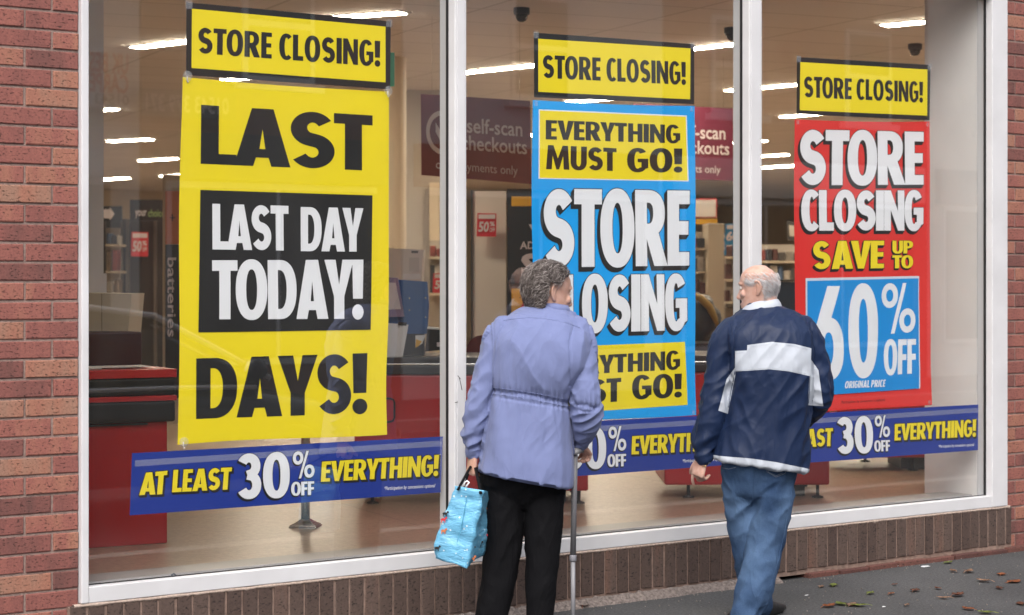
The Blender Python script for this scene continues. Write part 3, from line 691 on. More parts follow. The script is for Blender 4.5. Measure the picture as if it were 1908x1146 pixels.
# ---------------------------------------------------------------- shop interior things
M['lamp'] = mat("lamp_diffuser", (.9, .9, .88), .5, emit=(1, .86, .66), es=74)
M['lamp_body'] = mat("lamp_housing", (.75, .74, .72), .5)
M['dark_plastic'] = mat("dark_plastic", (.018, .018, .02), .4)
M['counter_red'] = mat("counter_red", (.42, .012, .014), .35, noise_amt=.04, noise_scale=3)
M['rail_red'] = mat("rail_red", (.50, .02, .025), .35)
M['rubber'] = mat("black_rubber", (.012, .013, .014), .5)
M['conveyor'] = mat("conveyor_belt", (.03, .03, .032), .35)
M['beige_box'] = mat("beige_card", (.56, .48, .36), .7)
M['paper'] = mat("office_paper", (.72, .70, .68), .7)
M['maroon'] = mat("maroon_board", (.145, .018, .045), .5)
M['pale_print'] = mat("pale_print", (.62, .55, .55), .6)
M['tag_red'] = mat("tag_red", (.58, .03, .045), .5)
M['tag_blue'] = mat("tag_blue", (.02, .20, .42), .5)
M['orange'] = mat("orange_panel", (.55, .17, .06), .5)
M['screen_blue'] = mat("blue_panel", (.012, .085, .26), .35)
M['mauve'] = mat("screen_mauve", (.28, .20, .30), .3)
M['navy'] = mat("navy_panel", (.012, .028, .06), .5)
M['till_white'] = mat("till_casing", (.66, .60, .53), .5)
M['chair_red'] = mat("chair_fabric", (.12, .03, .03), .8)
M['shelf_beige'] = mat("shelf_beige", (.50, .42, .31), .6)
M['dark_unit'] = mat("dark_unit", (.045, .04, .038), .5)
M['yellow_board'] = mat("yellow_board", (.70, .38, .02), .5)
M['green_board'] = mat("green_board", (.01, .16, .08), .5)

def zat(py, Z): return EYE + (HZ - py) * Z / FPX
def Zfloor(py): return (EYE - FLOOR) * FPX / (py - HZ)
def obox(bm, O, u, v, a, b, z, mi=0, bev=0.0):
    t = bmesh.new(); box(t, (a[0], b[0], z[0]), (a[1], b[1], z[1]), bev=bev)
    for q in t.verts:
        p = O + u * q.co.x + v * q.co.y; q.co = Vector((p.x, p.y, q.co.z))
    bmesh.ops.recalc_face_normals(t, faces=t.faces[:])
    for f in t.faces: f.material_index = mi
    join(bm, t)

lights = [((254,90),(395,72)),((590,36),(750,25)),((860,137),(1010,121)),((1240,98),(1384,81)),((1648,49),(1790,36)),((1357,170),(1500,157)),((1060,191),(1190,181)),
          ((1459,219),(1545,211)),((205,264),(281,260)),((263,300),(326,296)),((150,209),(215,204)),((175,336),(238,332)),((303,329),(362,325)),((797,344),(855,340)),((1363,267),(1425,263)),((1376,294),(1465,289)),((1405,314),(1483,309)),((975,254),(1045,249)),
          ((420,150),(520,139)),((470,235),(560,227)),((1100,255),(1180,249)),((560,296),(630,291)),((1560,160),(1680,149)),((1600,240),(1690,234)),((1540,300),(1600,297)),((1630,312),(1690,309)),((1090,300),(1150,297)),((1180,312),(1240,309)),((600,312),(660,309)),((450,300),(510,297)),((520,322),(570,320)),((1080,326),(1130,324)),((1560,326),(1610,324))]  # this row: unseen strips added behind the posters to brighten the shop
def ceiling_light(p, q, label):
    A = G(*p, CEIL - .014); B = G(*q, CEIL - .014); d = (B - A); L_ = d.length; d.normalize(); n = Vector((-d.y, d.x, 0))
    e = empty("ceiling_light", (A + B) / 2, label, "light", "ceiling lights inside the shop")
    bm = bmesh.new(); obox(bm, A, d, n, (-.03, L_ + .03), (-.06, .06), (CEIL - .0102, CEIL - .001), bev=.003); build("lamp_housing", bm, M['lamp_body'], e)
    bm = bmesh.new(); obox(bm, A, d, n, (0, L_), (-.055, .055), (CEIL - .0145, CEIL - .0105), bev=.001); build("diffuser", bm, M['lamp'], e)
where = ["left of the first store closing sign", "behind the top right corner of the first store closing sign", "beside the middle pane's store closing sign", "right of the middle store closing sign by the second mullion",
         "near the white reveal at the far right", "left of the right hand store closing sign", "peeping out above the bright blue poster", "above the left corner of the red poster",
         "above the small lamp beside the yellow poster", "just left of the yellow poster's lettering", "beside the left column", "low down by the left column",
         "over the battery stand", "under the self-scan sign by the first mullion", "against the second mullion", "just right of the second mullion", "lowest one right of the second mullion", "against the left edge of the bright blue poster"]
for i, (p, q) in enumerate(lights):
    ceiling_light(p, q, "strip ceiling light " + where[i] if i < len(where) else "added unseen strip light behind the window posters, brightening the shop")
# unseen lamps added outside the windows' view to light the shop
for x, y in ((-4.5, 3), (-5.5, 7), (-6, 12), (-5, 18), (9, 2.2), (12, 3), (16, 4), (20, 6), (12.5, 6.5), (21, 12)):
    A = Vector((x, y, CEIL - .05)); px, py = PXY(A); B = A + Vector((-.35, .9, 0)); 
    ceiling_light(PXY(A), PXY(B), "added unseen strip light behind the window posters, brightening the shop")
for (px, py), lb in (((972, 15), "black dome camera on the ceiling beside the first mullion"), ((1363, 52), "black dome camera on the ceiling beside the second mullion"), ((1705, 82), "black dome camera on the ceiling by the white reveal")):
    c = G(px, py, CEIL - .001); e = empty("dome_camera", c, lb, "camera", "security cameras on the shop ceiling")
    bm = bmesh.new(); lathe(bm, c, [(.05, 0), (.05, -.035), (.046, -.042)], 20); build("camera_base", bm, M['dark_plastic'], e, True)
    bm = bmesh.new(); lathe(bm, c, [(.038, -.040), (.036, -.06), (.026, -.078), (.010, -.086)], 20); build("dome", bm, mat("smoked_dome", (.03, .03, .03), .12), e, True)

# --- checkouts
O = G(312, 1012, FLOOR); q_ = G(165, 1022, FLOOR); u = (q_ - O); u.normalize(); v = Vector((u.y, -u.x, 0)); v = v if v.y > 0 else -v; Zc = (O - CAM).dot(FW)
e = empty("checkout_counter", O, "red checkout counter with black bumper rails in the left pane", "checkout counter", "red checkout counters inside the shop")
z = lambda py: zat(py, Zc)
bm = bmesh.new(); obox(bm, O, u, v, (0, 1.9), (0, .9), (FLOOR, z(785)), bev=.006); build("counter_body", bm, M['counter_red'], e)
bm = bmesh.new(); obox(bm, O, u, v, (-.03, 1.9), (-.03, .93), (z(785) + .001, z(746)), bev=.01); build("bumper_rail", bm, M['rubber'], e)
bm = bmesh.new(); obox(bm, O, u, v, (-.035, 1.9), (-.035, .935), (z(746) + .001, z(736)), bev=.004); build("trim_strip", bm, M['rail_red'], e)
bm = bmesh.new(); obox(bm, O, u, v, (-.03, 1.9), (-.03, .93), (z(736) + .001, z(703)), bev=.01); build("bumper_rail", bm, M['rubber'], e)
bm = bmesh.new(); obox(bm, O, u, v, (-.035, 1.9), (-.035, .935), (z(703) + .001, z(687)), bev=.004); build("counter_top", bm, M['rail_red'], e)
bm = bmesh.new(); obox(bm, O, u, v, (-.02, 1.9), (.42, .93), (z(687) + .001, z(622)), bev=.01); build("till_shelf", bm, mat("dark_maroon", (.05, .014, .016), .4), e)
bm = bmesh.new(); obox(bm, O, u, v, (.1, 1.9), (-.012, -.002), (z(790), z(786)), bev=.001)
build("groove", bm, M['rubber'], e)
for k, (a, b_) in enumerate(((.30, .62), (.05, .36))):
    bm = bmesh.new(); obox(bm, O, u, v, (a, b_), (.06 + .03 * k, .27), (z(687) + .002 + .004 * k, z(687) + .005 + .004 * k))
    tag(build("paper_sheet", bm, M['paper']), ("white paper lying nearer the frame on the left red counter", "white paper lying at the end of the left red counter")[k], "paper")
e = empty("cardboard_box", D(205, 628, 9.9), "beige box standing on the left red counter", "box")
bm = bmesh.new(); qbox(bm, [(150, 546), (245, 547), (238, 627), (150, 628)], 9.95, .35); build("box_body", bm, M['beige_box'], e)
bm = bmesh.new(); rbox(bm, 189, 547, 190.3, 627, 9.945, .004); build("box_seam", bm, mat("box_seam_brown", (.30, .25, .18), .8), e)
def rpl(x0, y0, x1, y1, Z): return lambda a, b: D(x0 + (x1 - x0) * a, y1 + (y0 - y1) * b, Z)
def sign_text(name, text, x0, y0, x1, y1, Z, m, parent, bold=.0, shear=0): return font_text(name, text, None, m, parent, None, 0, bold=bold, shear=shear, placer=rpl(x0, y0, x1, y1, Z))
# batteries stand
e = empty("battery_stand", D(322, 760, 12.2), "tall battery display stand half hidden by the yellow poster", "display stand")
bm = bmesh.new(); rbox(bm, 303, 326, 352, 790, 12.2, .4); build("stand_frame", bm, M['shelf_beige'], e)
bm = bmesh.new(); rbox(bm, 308, 356, 337, 455, 12.18, .015); build("orange_panel", bm, M['orange'], e)
bm = bmesh.new(); rbox(bm, 308, 456, 337, 742, 12.18, .015); build("black_panel", bm, M['dark_plastic'], e)
bm = bmesh.new(); rbox(bm, 316, 405, 326, 406.5, 12.17, .005); rbox(bm, 320.2, 399, 321.8, 412, 12.168, .005); build("plus_mark", bm, M['dark_plastic'], e)
font_text("lettering", "batteries", None, M['pale_print'], e, None, 0, bold=.01, placer=lambda a, b: D(312 + 16 * b, 480 + 148 * a, 12.17))
# dark fitting behind with aisle signs
e = empty("shop_fitting", D(240, 700, 18), "dark cabinet fitting with a shelf of goods behind the left pane", "cabinet")
bm = bmesh.new(); rbox(bm, 120, 408, 345, 760, 18, .6); build("cabinet_body", bm, M['dark_unit'], e)
for x0, x1 in ((190, 196), (224, 229), (234, 240), (286, 291)):
    bm = bmesh.new(); rbox(bm, x0, 408, x1, 760, 17.95, .05); build("upright", bm, mat("upright_brown", (.13, .11, .095), .6), e)
for y in (455, 505, 560, 610):
    bm = bmesh.new(); rbox(bm, 196.5, y, 223.5, y + 5, 17.9, .08); build("shelf", bm, M['wall_grey'], e)
e = empty("aisle_sign", D(285, 405, 17.6), "dark aisle sign with pale and green lettering left of the yellow poster", "sign")
bm = bmesh.new(); rbox(bm, 242, 372, 350, 411, 17.6, .05); build("sign_board", bm, M['dark_plastic'], e)
sign_text("lettering", "your", 252, 392, 273, 407, 17.58, M['pale_print'], e, .01); sign_text("lettering", "choice", 276, 390, 306, 404, 17.58, mat("green_print", (.25, .36, .12), .6), e, .01)
e = empty("arrow_sign", D(205, 410, 17.4), "dark hanging sign with a pale arrow beside the left column", "sign")
bm = bmesh.new(); rbox(bm, 150, 384, 226, 412, 17.4, .05); build("sign_board", bm, M['dark_plastic'], e)
bm = bmesh.new(); qbox(bm, [(186, 390), (204, 390), (204, 407), (186, 407)], 17.38, .01); qbox(bm, [(204.2, 386), (213, 398.5), (204.2, 411), (204.2, 411)][:3], [17.38] * 3, .01); build("arrow", bm, M['pale_print'], e)
def tag50(x0, y0, x1, y1, Z, label, num="50", blue=False):
    e = empty("price_tag", D((x0 + x1) / 2, y1, Z), label, "price tag", "discount tags inside the shop"); h = y1 - y0; w_ = x1 - x0
    bm = bmesh.new(); qbox(bm, [(x0 + w_ * .04, y0), (x1, y0 + h * .02), (x1 - w_ * .02, y1), (x0, y1 - h * .01)], Z, .012); build("tag_card", bm, M['tag_blue' if blue else 'tag_red'], e)
    bm = bmesh.new(); rbox(bm, x0 + w_ * .1, y0 + h * .06, x1 - w_ * .06, y0 + h * .24, Z - .006, .004); build("tag_header", bm, M['pale_print'], e)
    sign_text("lettering", num, x0 + w_ * .08, y0 + h * .36, x0 + w_ * .62, y0 + h * .80, Z - .006, M['pale_print'], e, .03, .15)
    sign_text("lettering", "%", x0 + w_ * .66, y0 + h * .36, x1 - w_ * .08, y0 + h * .56, Z - .006, M['pale_print'], e, .03)
    sign_text("lettering", "OFF", x0 + w_ * .66, y0 + h * .62, x1 - w_ * .08, y0 + h * .80, Z - .006, M['pale_print'], e, .02)
tag50(244, 432, 276, 478, 17.5, "red 50% off tag left of the yellow poster")
tag50(888, 397, 925, 441, 13.4, "red 50% off tag on the beige partition")
tag50(806, 509, 846, 546, 15.2, "red 50% off tag against the first mullion")
tag50(1350, 417, 1392, 457, 17.0, "larger blue 60% off tag over the shelves beside the second mullion", "60", True)
tag50(1333, 434, 1353, 476, 17.2, "smaller blue 60% off tag over the shelves beside the bright blue poster", "60", True)
# barrier post
c = D(569, 982, Zfloor(982)); c.z = FLOOR
e = empty("barrier_post", c, "steel post on a square base behind the first banner", "post")
bm = bmesh.new(); lathe(bm, c, [(.023, .02), (.023, .95), (.015, .96)], 18); build("post_tube", bm, M['steel'], e, True)
bm = bmesh.new(); tube(bm, [c, c + UP * .012, c + UP * .026, c + UP * .045], [.105, .10, .06, .026], 4); bmesh.ops.bevel(bm, geom=bm.edges[:], offset=.006, segments=2, affect='EDGES'); build("post_base", bm, M['steel'], e)
# second checkout
def checkout(xr_, py, xl_, label, ztop, legs):
    Zc = Zfloor(py + 25); O = D(xr_, py, Zc); O.z = 0; zb = zat(py, Zc); L_ = (xr_ - xl_) * Zc / FPX
    u = -RT; v = FW.copy(); e = empty("checkout_counter", Vector((O.x, O.y, FLOOR)), label, "checkout counter", "red checkout counters inside the shop")
    bm = bmesh.new(); obox(bm, O, u, v, (0, L_), (0, .75), (zb, ztop), bev=.012); build("counter_body", bm, M['counter_red'], e)
    bm = bmesh.new(); obox(bm, O, u, v, (-.015, L_ + .015), (-.015, .77), (ztop + .001, ztop + .05), bev=.008); build("bumper_rail", bm, M['rubber'], e)
    bm = bmesh.new(); obox(bm, O, u, v, (-.01, L_ + .01), (-.008, .76), (ztop + .051, ztop + .062), bev=.003); build("steel_edge", bm, M['steel'], e)
    bm = bmesh.new(); obox(bm, O, u, v, (0, L_), (.0, .75), (ztop + .063, ztop + .095), bev=.003); build("belt", bm, M['conveyor'], e)
    for a, b in legs:
        p = O + u * a + v * b; p.z = FLOOR; bm = bmesh.new(); lathe(bm, p, [(.035, 0), (.032, .008), (.010, .014), (.010, zb - FLOOR)], 14); build("leg", bm, M['dark_plastic'], e, True)
    bm = bmesh.new(); obox(bm, O, u, v, (.12, L_ * .45), (.15, .6), (FLOOR + .001, zb - .001)); build("motor_box", bm, M['dark_plastic'], e)
    return e, O, Zc
e2, O2, Z2 = checkout(1096, 915, 660, "long red checkout counter behind the first mullion", 1.0, ((.05, .06), (.05, .68), (1.2, .06)))
bm = bmesh.new(); a_ = [(728, 743), (733, 745), (735, 750), (735, 778), (732, 784), (725, 786)]
tube(bm, [D(a, b, Z2 - .004) for a, b in [(712, 742)] + a_ + [(712, 787)]], .006, 6); build("handle_outline", bm, M['rubber'], e2)
checkout(1546, 904, 1238, "red checkout counter on small feet behind the person in the navy jacket", 1.0, ((.06, .06), (.06, .68), (.8, .06)))
checkout(1790, 853, 1560, "red checkout counter farthest back beside the white reveal", 1.0, ((.3, .06), (.5, .68)))
# things standing on the second checkout
Zb = Z2 + .25
e = empty("till_screen", D(760, 640, Zb), "blue backed till display on the red counter behind the first mullion", "till")
bm = bmesh.new(); qbox(bm, [(690, 517), (796, 525), (799, 570), (796, 622), (690, 622)], [Zb] * 5, .06); build("display_back", bm, M['screen_blue'], e)
bm = bmesh.new(); qbox(bm, [(700, 515), (741, 518), (753, 590), (700, 592)], Zb - .05, .04); build("monitor", bm, M['mauve'], e)
bm = bmesh.new(); qbox(bm, [(700, 525), (737, 527), (747, 576), (700, 578)], Zb - .056, .005); build("screen", bm, M['pale_print'], e)
for px, py in ((763, 556), (793, 555), (763, 578), (793, 591)):
    bm = bmesh.new(); lathe(bm, D(px, py, Zb - .001), [(.004, 0), (.004, .003)], 8, -FW); build("rivet", bm, M['steel'], e)
bm = bmesh.new(); rbox(bm, 735, 615, 790, 668, Zb + .01, .12); build("display_foot", bm, M['dark_plastic'], e)
e = empty("document_holder", D(740, 670, Zb - .15), "clip holding pale paper beside the yellow poster", "document holder")
bm = bmesh.new(); qbox(bm, [(722, 602), (761, 605), (750, 666), (716, 668)], Zb - .15, .012); build("paper", bm, M['paper'], e)
bm = bmesh.new(); qbox(bm, [(742, 600), (758, 601), (757, 607), (741, 606)], Zb - .158, .006); build("clip", bm, M['dark_plastic'], e)
e = empty("card_reader", D(810, 655, Zb - .05), "black box of the till next to the first mullion", "till box")
bm = bmesh.new(); qbox(bm, [(796, 613), (824, 615), (824, 652), (792, 655)], Zb - .05, .12); build("reader_body", bm, M['dark_plastic'], e)
bm = bmesh.new(); qbox(bm, [(796, 609.5), (817, 611), (817, 614), (796, 613)], Zb - .052, .10); build("reader_top", bm, M['paper'], e)
bm = bmesh.new(); rbox(bm, 814, 638, 823, 646, Zb - .056, .005); build("sticker", bm, M['pale_print'], e)
bm = bmesh.new(); qbox(bm, [(774, 625), (793, 624), (787, 640), (774, 648)], Zb - .04, .01); qb = build("leaflet", bm, M['paper']); tag(qb, "crumpled white leaflet with yellow on the till counter", "leaflet")
bm = bmesh.new(); qbox(bm, [(775, 632), (786, 636), (780, 645), (774, 648)], Zb - .046, .004); build("yellow_print", bm, M['yellow_board'], qb)
e = empty("cash_machine", D(757, 520, 12.6), "cream coin machine behind the till display", "coin machine")
bm = bmesh.new(); qbox(bm, [(690, 461), (788, 465), (786, 530), (690, 530)], 12.6, .3); build("machine_casing", bm, M['till_white'], e)
bm = bmesh.new(); rbox(bm, 766.5, 467.5, 779, 471.5, 12.59, .008); build("slot", bm, M['dark_plastic'], e)
bm = bmesh.new(); rbox(bm, 762, 480, 781, 506, 12.592, .006); build("front_plate", bm, mat("plate_cream", (.54, .49, .43), .5), e)
bm = bmesh.new(); rbox(bm, 751, 510, 783, 520, 12.594, .006); build("button_strip", bm, M['paper'], e)
# chair back
e = empty("office_chair", D(905, 760, 12.4), "dark red chair back beside the person in lilac", "chair")
bm = bmesh.new(); pts = [(868, 690), (868, 655), (872, 640), (880, 630), (893, 625), (915, 624), (940, 626), (952, 634), (956, 650), (956, 690)]
qbox(bm, pts, [12.4] * len(pts), .07); bmesh.ops.bevel(bm, geom=bm.edges[:], offset=.008, segments=2, affect='EDGES'); build("backrest", bm, M['chair_red'], e)
bm = bmesh.new(); rbox(bm, 905, 690, 918, 770, 12.43, .03); build("back_post", bm, M['dark_plastic'], e)
p = D(912, 770, 12.2); bm = bmesh.new(); lathe(bm, Vector((p.x, p.y, FLOOR)), [(.25, .0), (.25, .03), (.03, .06), (.03, .42), (.22, .43), (.23, .48), (.20, .50)], 20); build("seat", bm, M['chair_red'], e)
# partitions and banner
e = empty("partition_panel", D(912, 645, 13.5), "beige partition panel carrying the 50% off tag", "panel")
bm = bmesh.new(); rbox(bm, 881, 356, 943, 800, 13.5, .08); build("panel_face", bm, M['till_white'], e)
bm = bmesh.new(); rbox(bm, 877, 354, 880.6, 800, 13.48, .1); build("panel_edge", bm, M['dark_unit'], e)
e = empty("advert_board", D(985, 580, 13.2), "black and yellow advertising board left of the bright blue poster", "sign")
bm = bmesh.new(); rbox(bm, 945, 352, 1052, 800, 13.2, .06); build("board", bm, M['dark_plastic'], e)
bm = bmesh.new(); rbox(bm, 953, 366, 1048, 384, 13.19, .008); build("yellow_strip", bm, M['yellow_board'], e)
bm = bmesh.new(); rbox(bm, 953, 538, 1048, 600, 13.19, .008); build("yellow_block", bm, M['yellow_board'], e)
bm = bmesh.new(); lathe(bm, D(993, 580, 13.185), [(.085, 0), (.085, .006)], 28, -FW); build("red_disc", bm, M['tag_red'], e)
sign_text("lettering", "AD", 969, 450, 996, 464, 13.18, M['pale_print'], e, .02); sign_text("lettering", "S", 971, 472, 1008, 518, 13.18, M['pale_print'], e, .04); sign_text("lettering", "V", 985, 418, 1010, 438, 13.18, M['pale_print'], e, .02)
e = empty("partition_wall", D(800, 700, 17.5), "grey beige partition wall behind the self-scan sign", "wall")
bm = bmesh.new(); rbox(bm, 757, 108, 868, 790, 17.6, .12); build("wall_face", bm, M['wall_grey'], e)
bm = bmesh.new(); rbox(bm, 800, 340, 868, 790, 17.4, .1); build("lower_panel", bm, M['wall_cream'], e)
for y in (480, 548):
    bm = bmesh.new(); rbox(bm, 800, y, 868, y + 3, 17.1, .25); build("shelf", bm, M['shelf_beige'], e)
# self-scan signs
def selfscan(q, Zs, label):
    e = empty("hanging_sign", D(q[3][0], q[3][1], Zs[0]), label, "sign", "maroon self-scan signs hanging from the ceiling")
    zz = [Zs[0], Zs[1], Zs[1], Zs[0]]
    bm = bmesh.new(); qbox(bm, q, zz, .03); build("sign_board", bm, M['maroon'], e)
    P0 = [D(a[0], a[1], z_) - FW * .006 for a, z_ in zip(q, zz)]
    def at(a, b): return P0[3] * ((1-a)*(1-b)) + P0[2] * (a*(1-b)) + P0[1] * (a*b) + P0[0] * ((1-a)*b)
    def sub(a0, b0, a1, b1): return lambda a, b: at(a0 + (a1 - a0) * a, b0 + (b1 - b0) * b)
    font_text("lettering", "self-scan", None, M['pale_print'], e, None, 0, bold=.012, placer=sub(.41, .56, .92, .745))
    font_text("lettering", "checkouts", None, M['pale_print'], e, None, 0, bold=.012, placer=sub(.36, .35, .96, .53))
    font_text("lettering", "card payments only", None, M['pale_print'], e, None, 0, placer=sub(.13, .06, .87, .20))
    bm = bmesh.new(); cx, cy, rx, ry = .19, .54, .145, .27
    o = [at(cx + rx * math.cos(t), cy + ry * math.sin(t)) for t in [2*PI*k/40 for k in range(40)]]; i_ = [at(cx + rx*.78 * math.cos(t), cy + ry*.78 * math.sin(t)) for t in [2*PI*k/40 for k in range(40)]]
    ov = [bm.verts.new(p) for p in o]; iv = [bm.verts.new(p) for p in i_]
    for k in range(40): bm.faces.new((ov[k], ov[(k+1) % 40], iv[(k+1) % 40], iv[k]))
    build("ring_mark", bm, M['pale_print'], e)
    bm = bmesh.new(); bm.faces.new([bm.verts.new(at(a, b)) for a, b in ((.13, .66), (.19, .53), (.255, .72), (.255, .60), (.19, .39), (.13, .54))]); build("tick_mark", bm, M['pale_print'], e)
    for s in (.1, .9):
        p = at(s, 1); bm = bmesh.new(); tube(bm, [p, Vector((p.x, p.y, CEIL))], .0013, 5); build("hanger", bm, M['steel'], e)
selfscan([(784, 175), (988, 188), (991, 343), (785, 326)], (12.6, 13.0), "maroon self-scan checkouts sign hanging across the first mullion")
selfscan([(1180, 193), (1366, 202), (1366, 337), (1180, 330)], (14.6, 15.0), "maroon self-scan checkouts sign half hidden by the bright blue poster")
# shelves and goods deep in the shop
def goods_unit(x0, x1, ys, Z, label, seed, upright=None):
    rnd = random.Random(seed); e = empty("shelf_unit", D((x0 + x1) / 2, ys[-1], Z), label, "shelves")
    bm = bmesh.new(); rbox(bm, x0, ys[0] - 30, x1, ys[-1] + 120, Z + .3, .05); build("back_panel", bm, M['wall_grey'], e)
    for y in ys:
        bm = bmesh.new(); rbox(bm, x0, y, x1, y + 4, Z, .3); build("shelf", bm, M['shelf_beige'], e)
    for y0, y in zip([ys[0] - 30] + ys[:-1], ys):
        x = x0 + 1
        while x < x1 - 4:
            w_ = rnd.uniform(7, 15); h = rnd.uniform(.55, .88) * (y - y0 - 4); c = rnd.choice(((.09,.035,.03), (.03,.03,.035), (.30,.26,.22), (.05,.08,.14), (.16,.11,.07), (.22,.05,.04), (.35,.31,.27), (.07,.06,.055)))
            key = 'goods%.2f%.2f' % (c[0], c[1])
            if key not in M: M[key] = mat("goods_packaging", c, .5, noise_amt=.35, noise_scale=14)
            bm = bmesh.new(); rbox(bm, x, y - h, min(x + w_, x1 - 1), y - .4, Z + .05, .16); bmesh.ops.bevel(bm, geom=bm.edges[:], offset=.006, segments=1, affect='EDGES')
            tag(build("shelf_product", bm, M[key]), "small packaged product standing on a shelf deep in the shop", "product", "packaged goods on the shop shelves"); x += w_ + 1.2
goods_unit(1288, 1319, [462, 505, 548], 16.5, "narrow shelf unit of dark goods right of the bright blue poster", 3)
goods_unit(1351, 1404, [478, 520, 562, 610], 17.5, "shelf unit of mixed goods beneath the blue 60% off tags", 5)
goods_unit(1405, 1500, [486, 522], 18.5, "wide shelf unit of boxes between the second mullion and the red poster", 9)
goods_unit(800, 866, [478, 546], 16.9, "shelf unit of small goods behind the first mullion", 12)
goods_unit(197, 223, [455, 505, 560], 17.6, "narrow shelf unit of small goods beside the left column", 14)
e = empty("store_column", D(1335, 640, 16.3), "beige end panel of the shelves beside the bright blue poster", "panel")
bm = bmesh.new(); rbox(bm, 1320, 418, 1349, 820, 16.3, .5); build("end_panel", bm, M['shelf_beige'], e)
bm = bmesh.new(); rbox(bm, 1319, 416, 1350, 417.8, 16.29, .52); build("panel_cap", bm, M['lamp_body'], e)
e = empty("poster_card", D(1316, 406, 17.2), "white card with a red edge beside the bright blue poster", "sign")
bm = bmesh.new(); rbox(bm, 1285, 370, 1336, 406, 17.2, .02); build("card_edge", bm, M['tag_red'], e); bm = bmesh.new(); rbox(bm, 1287, 372, 1334, 404, 17.19, .008); build("card_face", bm, M['paper'], e)
bm = bmesh.new(); rbox(bm, 1285, 408, 1337, 418, 17.1, .03); tag(build("yellow_sign_strip", bm, M['yellow_board']), "yellow sign strip under the white card with a red edge", "sign")
bm = bmesh.new(); qbox(bm, [(1466, 411), (1500, 418), (1500, 450), (1468, 448)], 17.8, .03); qb = build("framed_picture", bm, M['dark_unit']); tag(qb, "dark framed picture against the red poster's left edge", "picture")
bm = bmesh.new(); qbox(bm, [(1470, 419), (1498, 424), (1498, 442), (1471, 440)], 17.79, .006); build("picture_print", bm, M['wall_grey'], qb)
e = empty("display_cabinet", D(1470, 640, 15.5), "navy cabinet left of the red poster behind the bald person", "cabinet")
bm = bmesh.new(); rbox(bm, 1440, 525, 1520, 830, 15.5, .5); bmesh.ops.bevel(bm, geom=bm.edges[:], offset=.01, segments=2, affect='EDGES'); build("cabinet_body", bm, M['navy'], e)
bm = bmesh.new(); rbox(bm, 1438, 521, 1522, 524.5, 15.48, .54); build("cabinet_top", bm, M['dark_plastic'], e)
# yellow and black goods heaped by the second counter
e = empty("bean_bag", D(1310, 690, 14.0), "black and yellow padded bag beside the bright blue poster", "bag")
bm = bmesh.new(); bmesh.ops.create_icosphere(bm, subdivisions=4, radius=1)
c = D(1300, 600, 14.0)
for v_ in bm.verts:
    n_ = noise.noise(v_.co * 2.2) * .16
    v_.co = c + RT * (v_.co.x * .16 * (1 + n_)) + FW * (v_.co.y * .15 * (1 + n_)) + UP * (v_.co.z * .20 * (1 + n_))
build("bag_body", bm, M['dark_plastic'], e, True)
bm = bmesh.new(); tube(bm, [D(a, b, 13.83) for a, b in ((1288, 548), (1306, 556), (1322, 572), (1332, 592), (1338, 612))], [.03, .045, .045, .035, .015], 10, flat=.6); build("yellow_flap", bm, mat("dull_yellow", (.26, .15, .02), .6), e, True)
bm = bmesh.new(); rbox(bm, 1250, 640, 1345, 668, 13.3, .5); tag(build("dark_worktop", bm, M['conveyor']), "dark worktop carrying the black and yellow bag", "worktop")
bm = bmesh.new(); p = D(731, 130, 8.9); qbox(bm, [(715, 97), (735, 98), (735, 161), (715, 161)], 9.3, .01); tag(build("green_card", bm, M['green_board']), "dark green card edge behind the first store closing sign", "card")

# ---------------------------------------------------------------- people
def fuse(name, bm, mats, parent, voxel, smooth=4, fac=.5, finish=None):
    bmesh.ops.recalc_face_normals(bm, faces=bm.faces[:])
    me = bpy.data.meshes.new("raw"); bm.to_mesh(me); bm.free(); o = bpy.data.objects.new("raw", me); COL.objects.link(o)
    r = o.modifiers.new("r", 'REMESH'); r.mode = 'VOXEL'; r.voxel_size = voxel
    if smooth: s = o.modifiers.new("s", 'SMOOTH'); s.iterations = smooth; s.factor = fac
    dg = bpy.context.evaluated_depsgraph_get(); dg.update()
    m2 = bpy.data.meshes.new_from_object(o.evaluated_get(dg)); m2.materials.clear(); m2.name = name
    bpy.data.objects.remove(o); bpy.data.meshes.remove(me)
    if finish: finish(m2)
    return link(name, m2, mats, parent, True)
def displace(me, fn):
    """fn(co, normal) -> offset along the normal"""
    me.update(); cos = [v.co.copy() for v in me.vertices]; nrm = [v.normal.copy() for v in me.vertices]
    for v, c, n in zip(me.vertices, cos, nrm): v.co = c + n * fn(c, n)
    me.update()
def spans(P, rings, n=40, p=2.4):
    """rings: (lx,ly,rx,ry,half depth,depth) between two picture points"""
    out = []
    A_ = [np.array(r, float) for r in rings]; fine = []
    for i in range(len(A_) - 1):
        a0, a1, a2, a3 = A_[max(i-1, 0)], A_[i], A_[i+1], A_[min(i+2, len(A_)-1)]
        for k in range(5):
            t = k / 5; fine.append(.5 * ((2*a1) + (a2-a0)*t + (2*a0-5*a1+4*a2-a3)*t*t + (3*a1-a0-3*a2+a3)*t**3))
    fine.append(A_[-1])
    for lx, ly, rx, ry, b, d in (fine if len(rings) > 3 else rings):
        A, B = P(lx, ly, d), P(rx, ry, d); C = (A + B) / 2; H = (B - A) / 2; r = []
        for k in range(n):
            a = 2 * PI * k / n; c, s = math.cos(a), math.sin(a)
            r.append(C + H * math.copysign(abs(c) ** (2 / p), c) + FW * (-b * math.copysign(abs(s) ** (2 / p), s)))
        out.append(r)
    return out
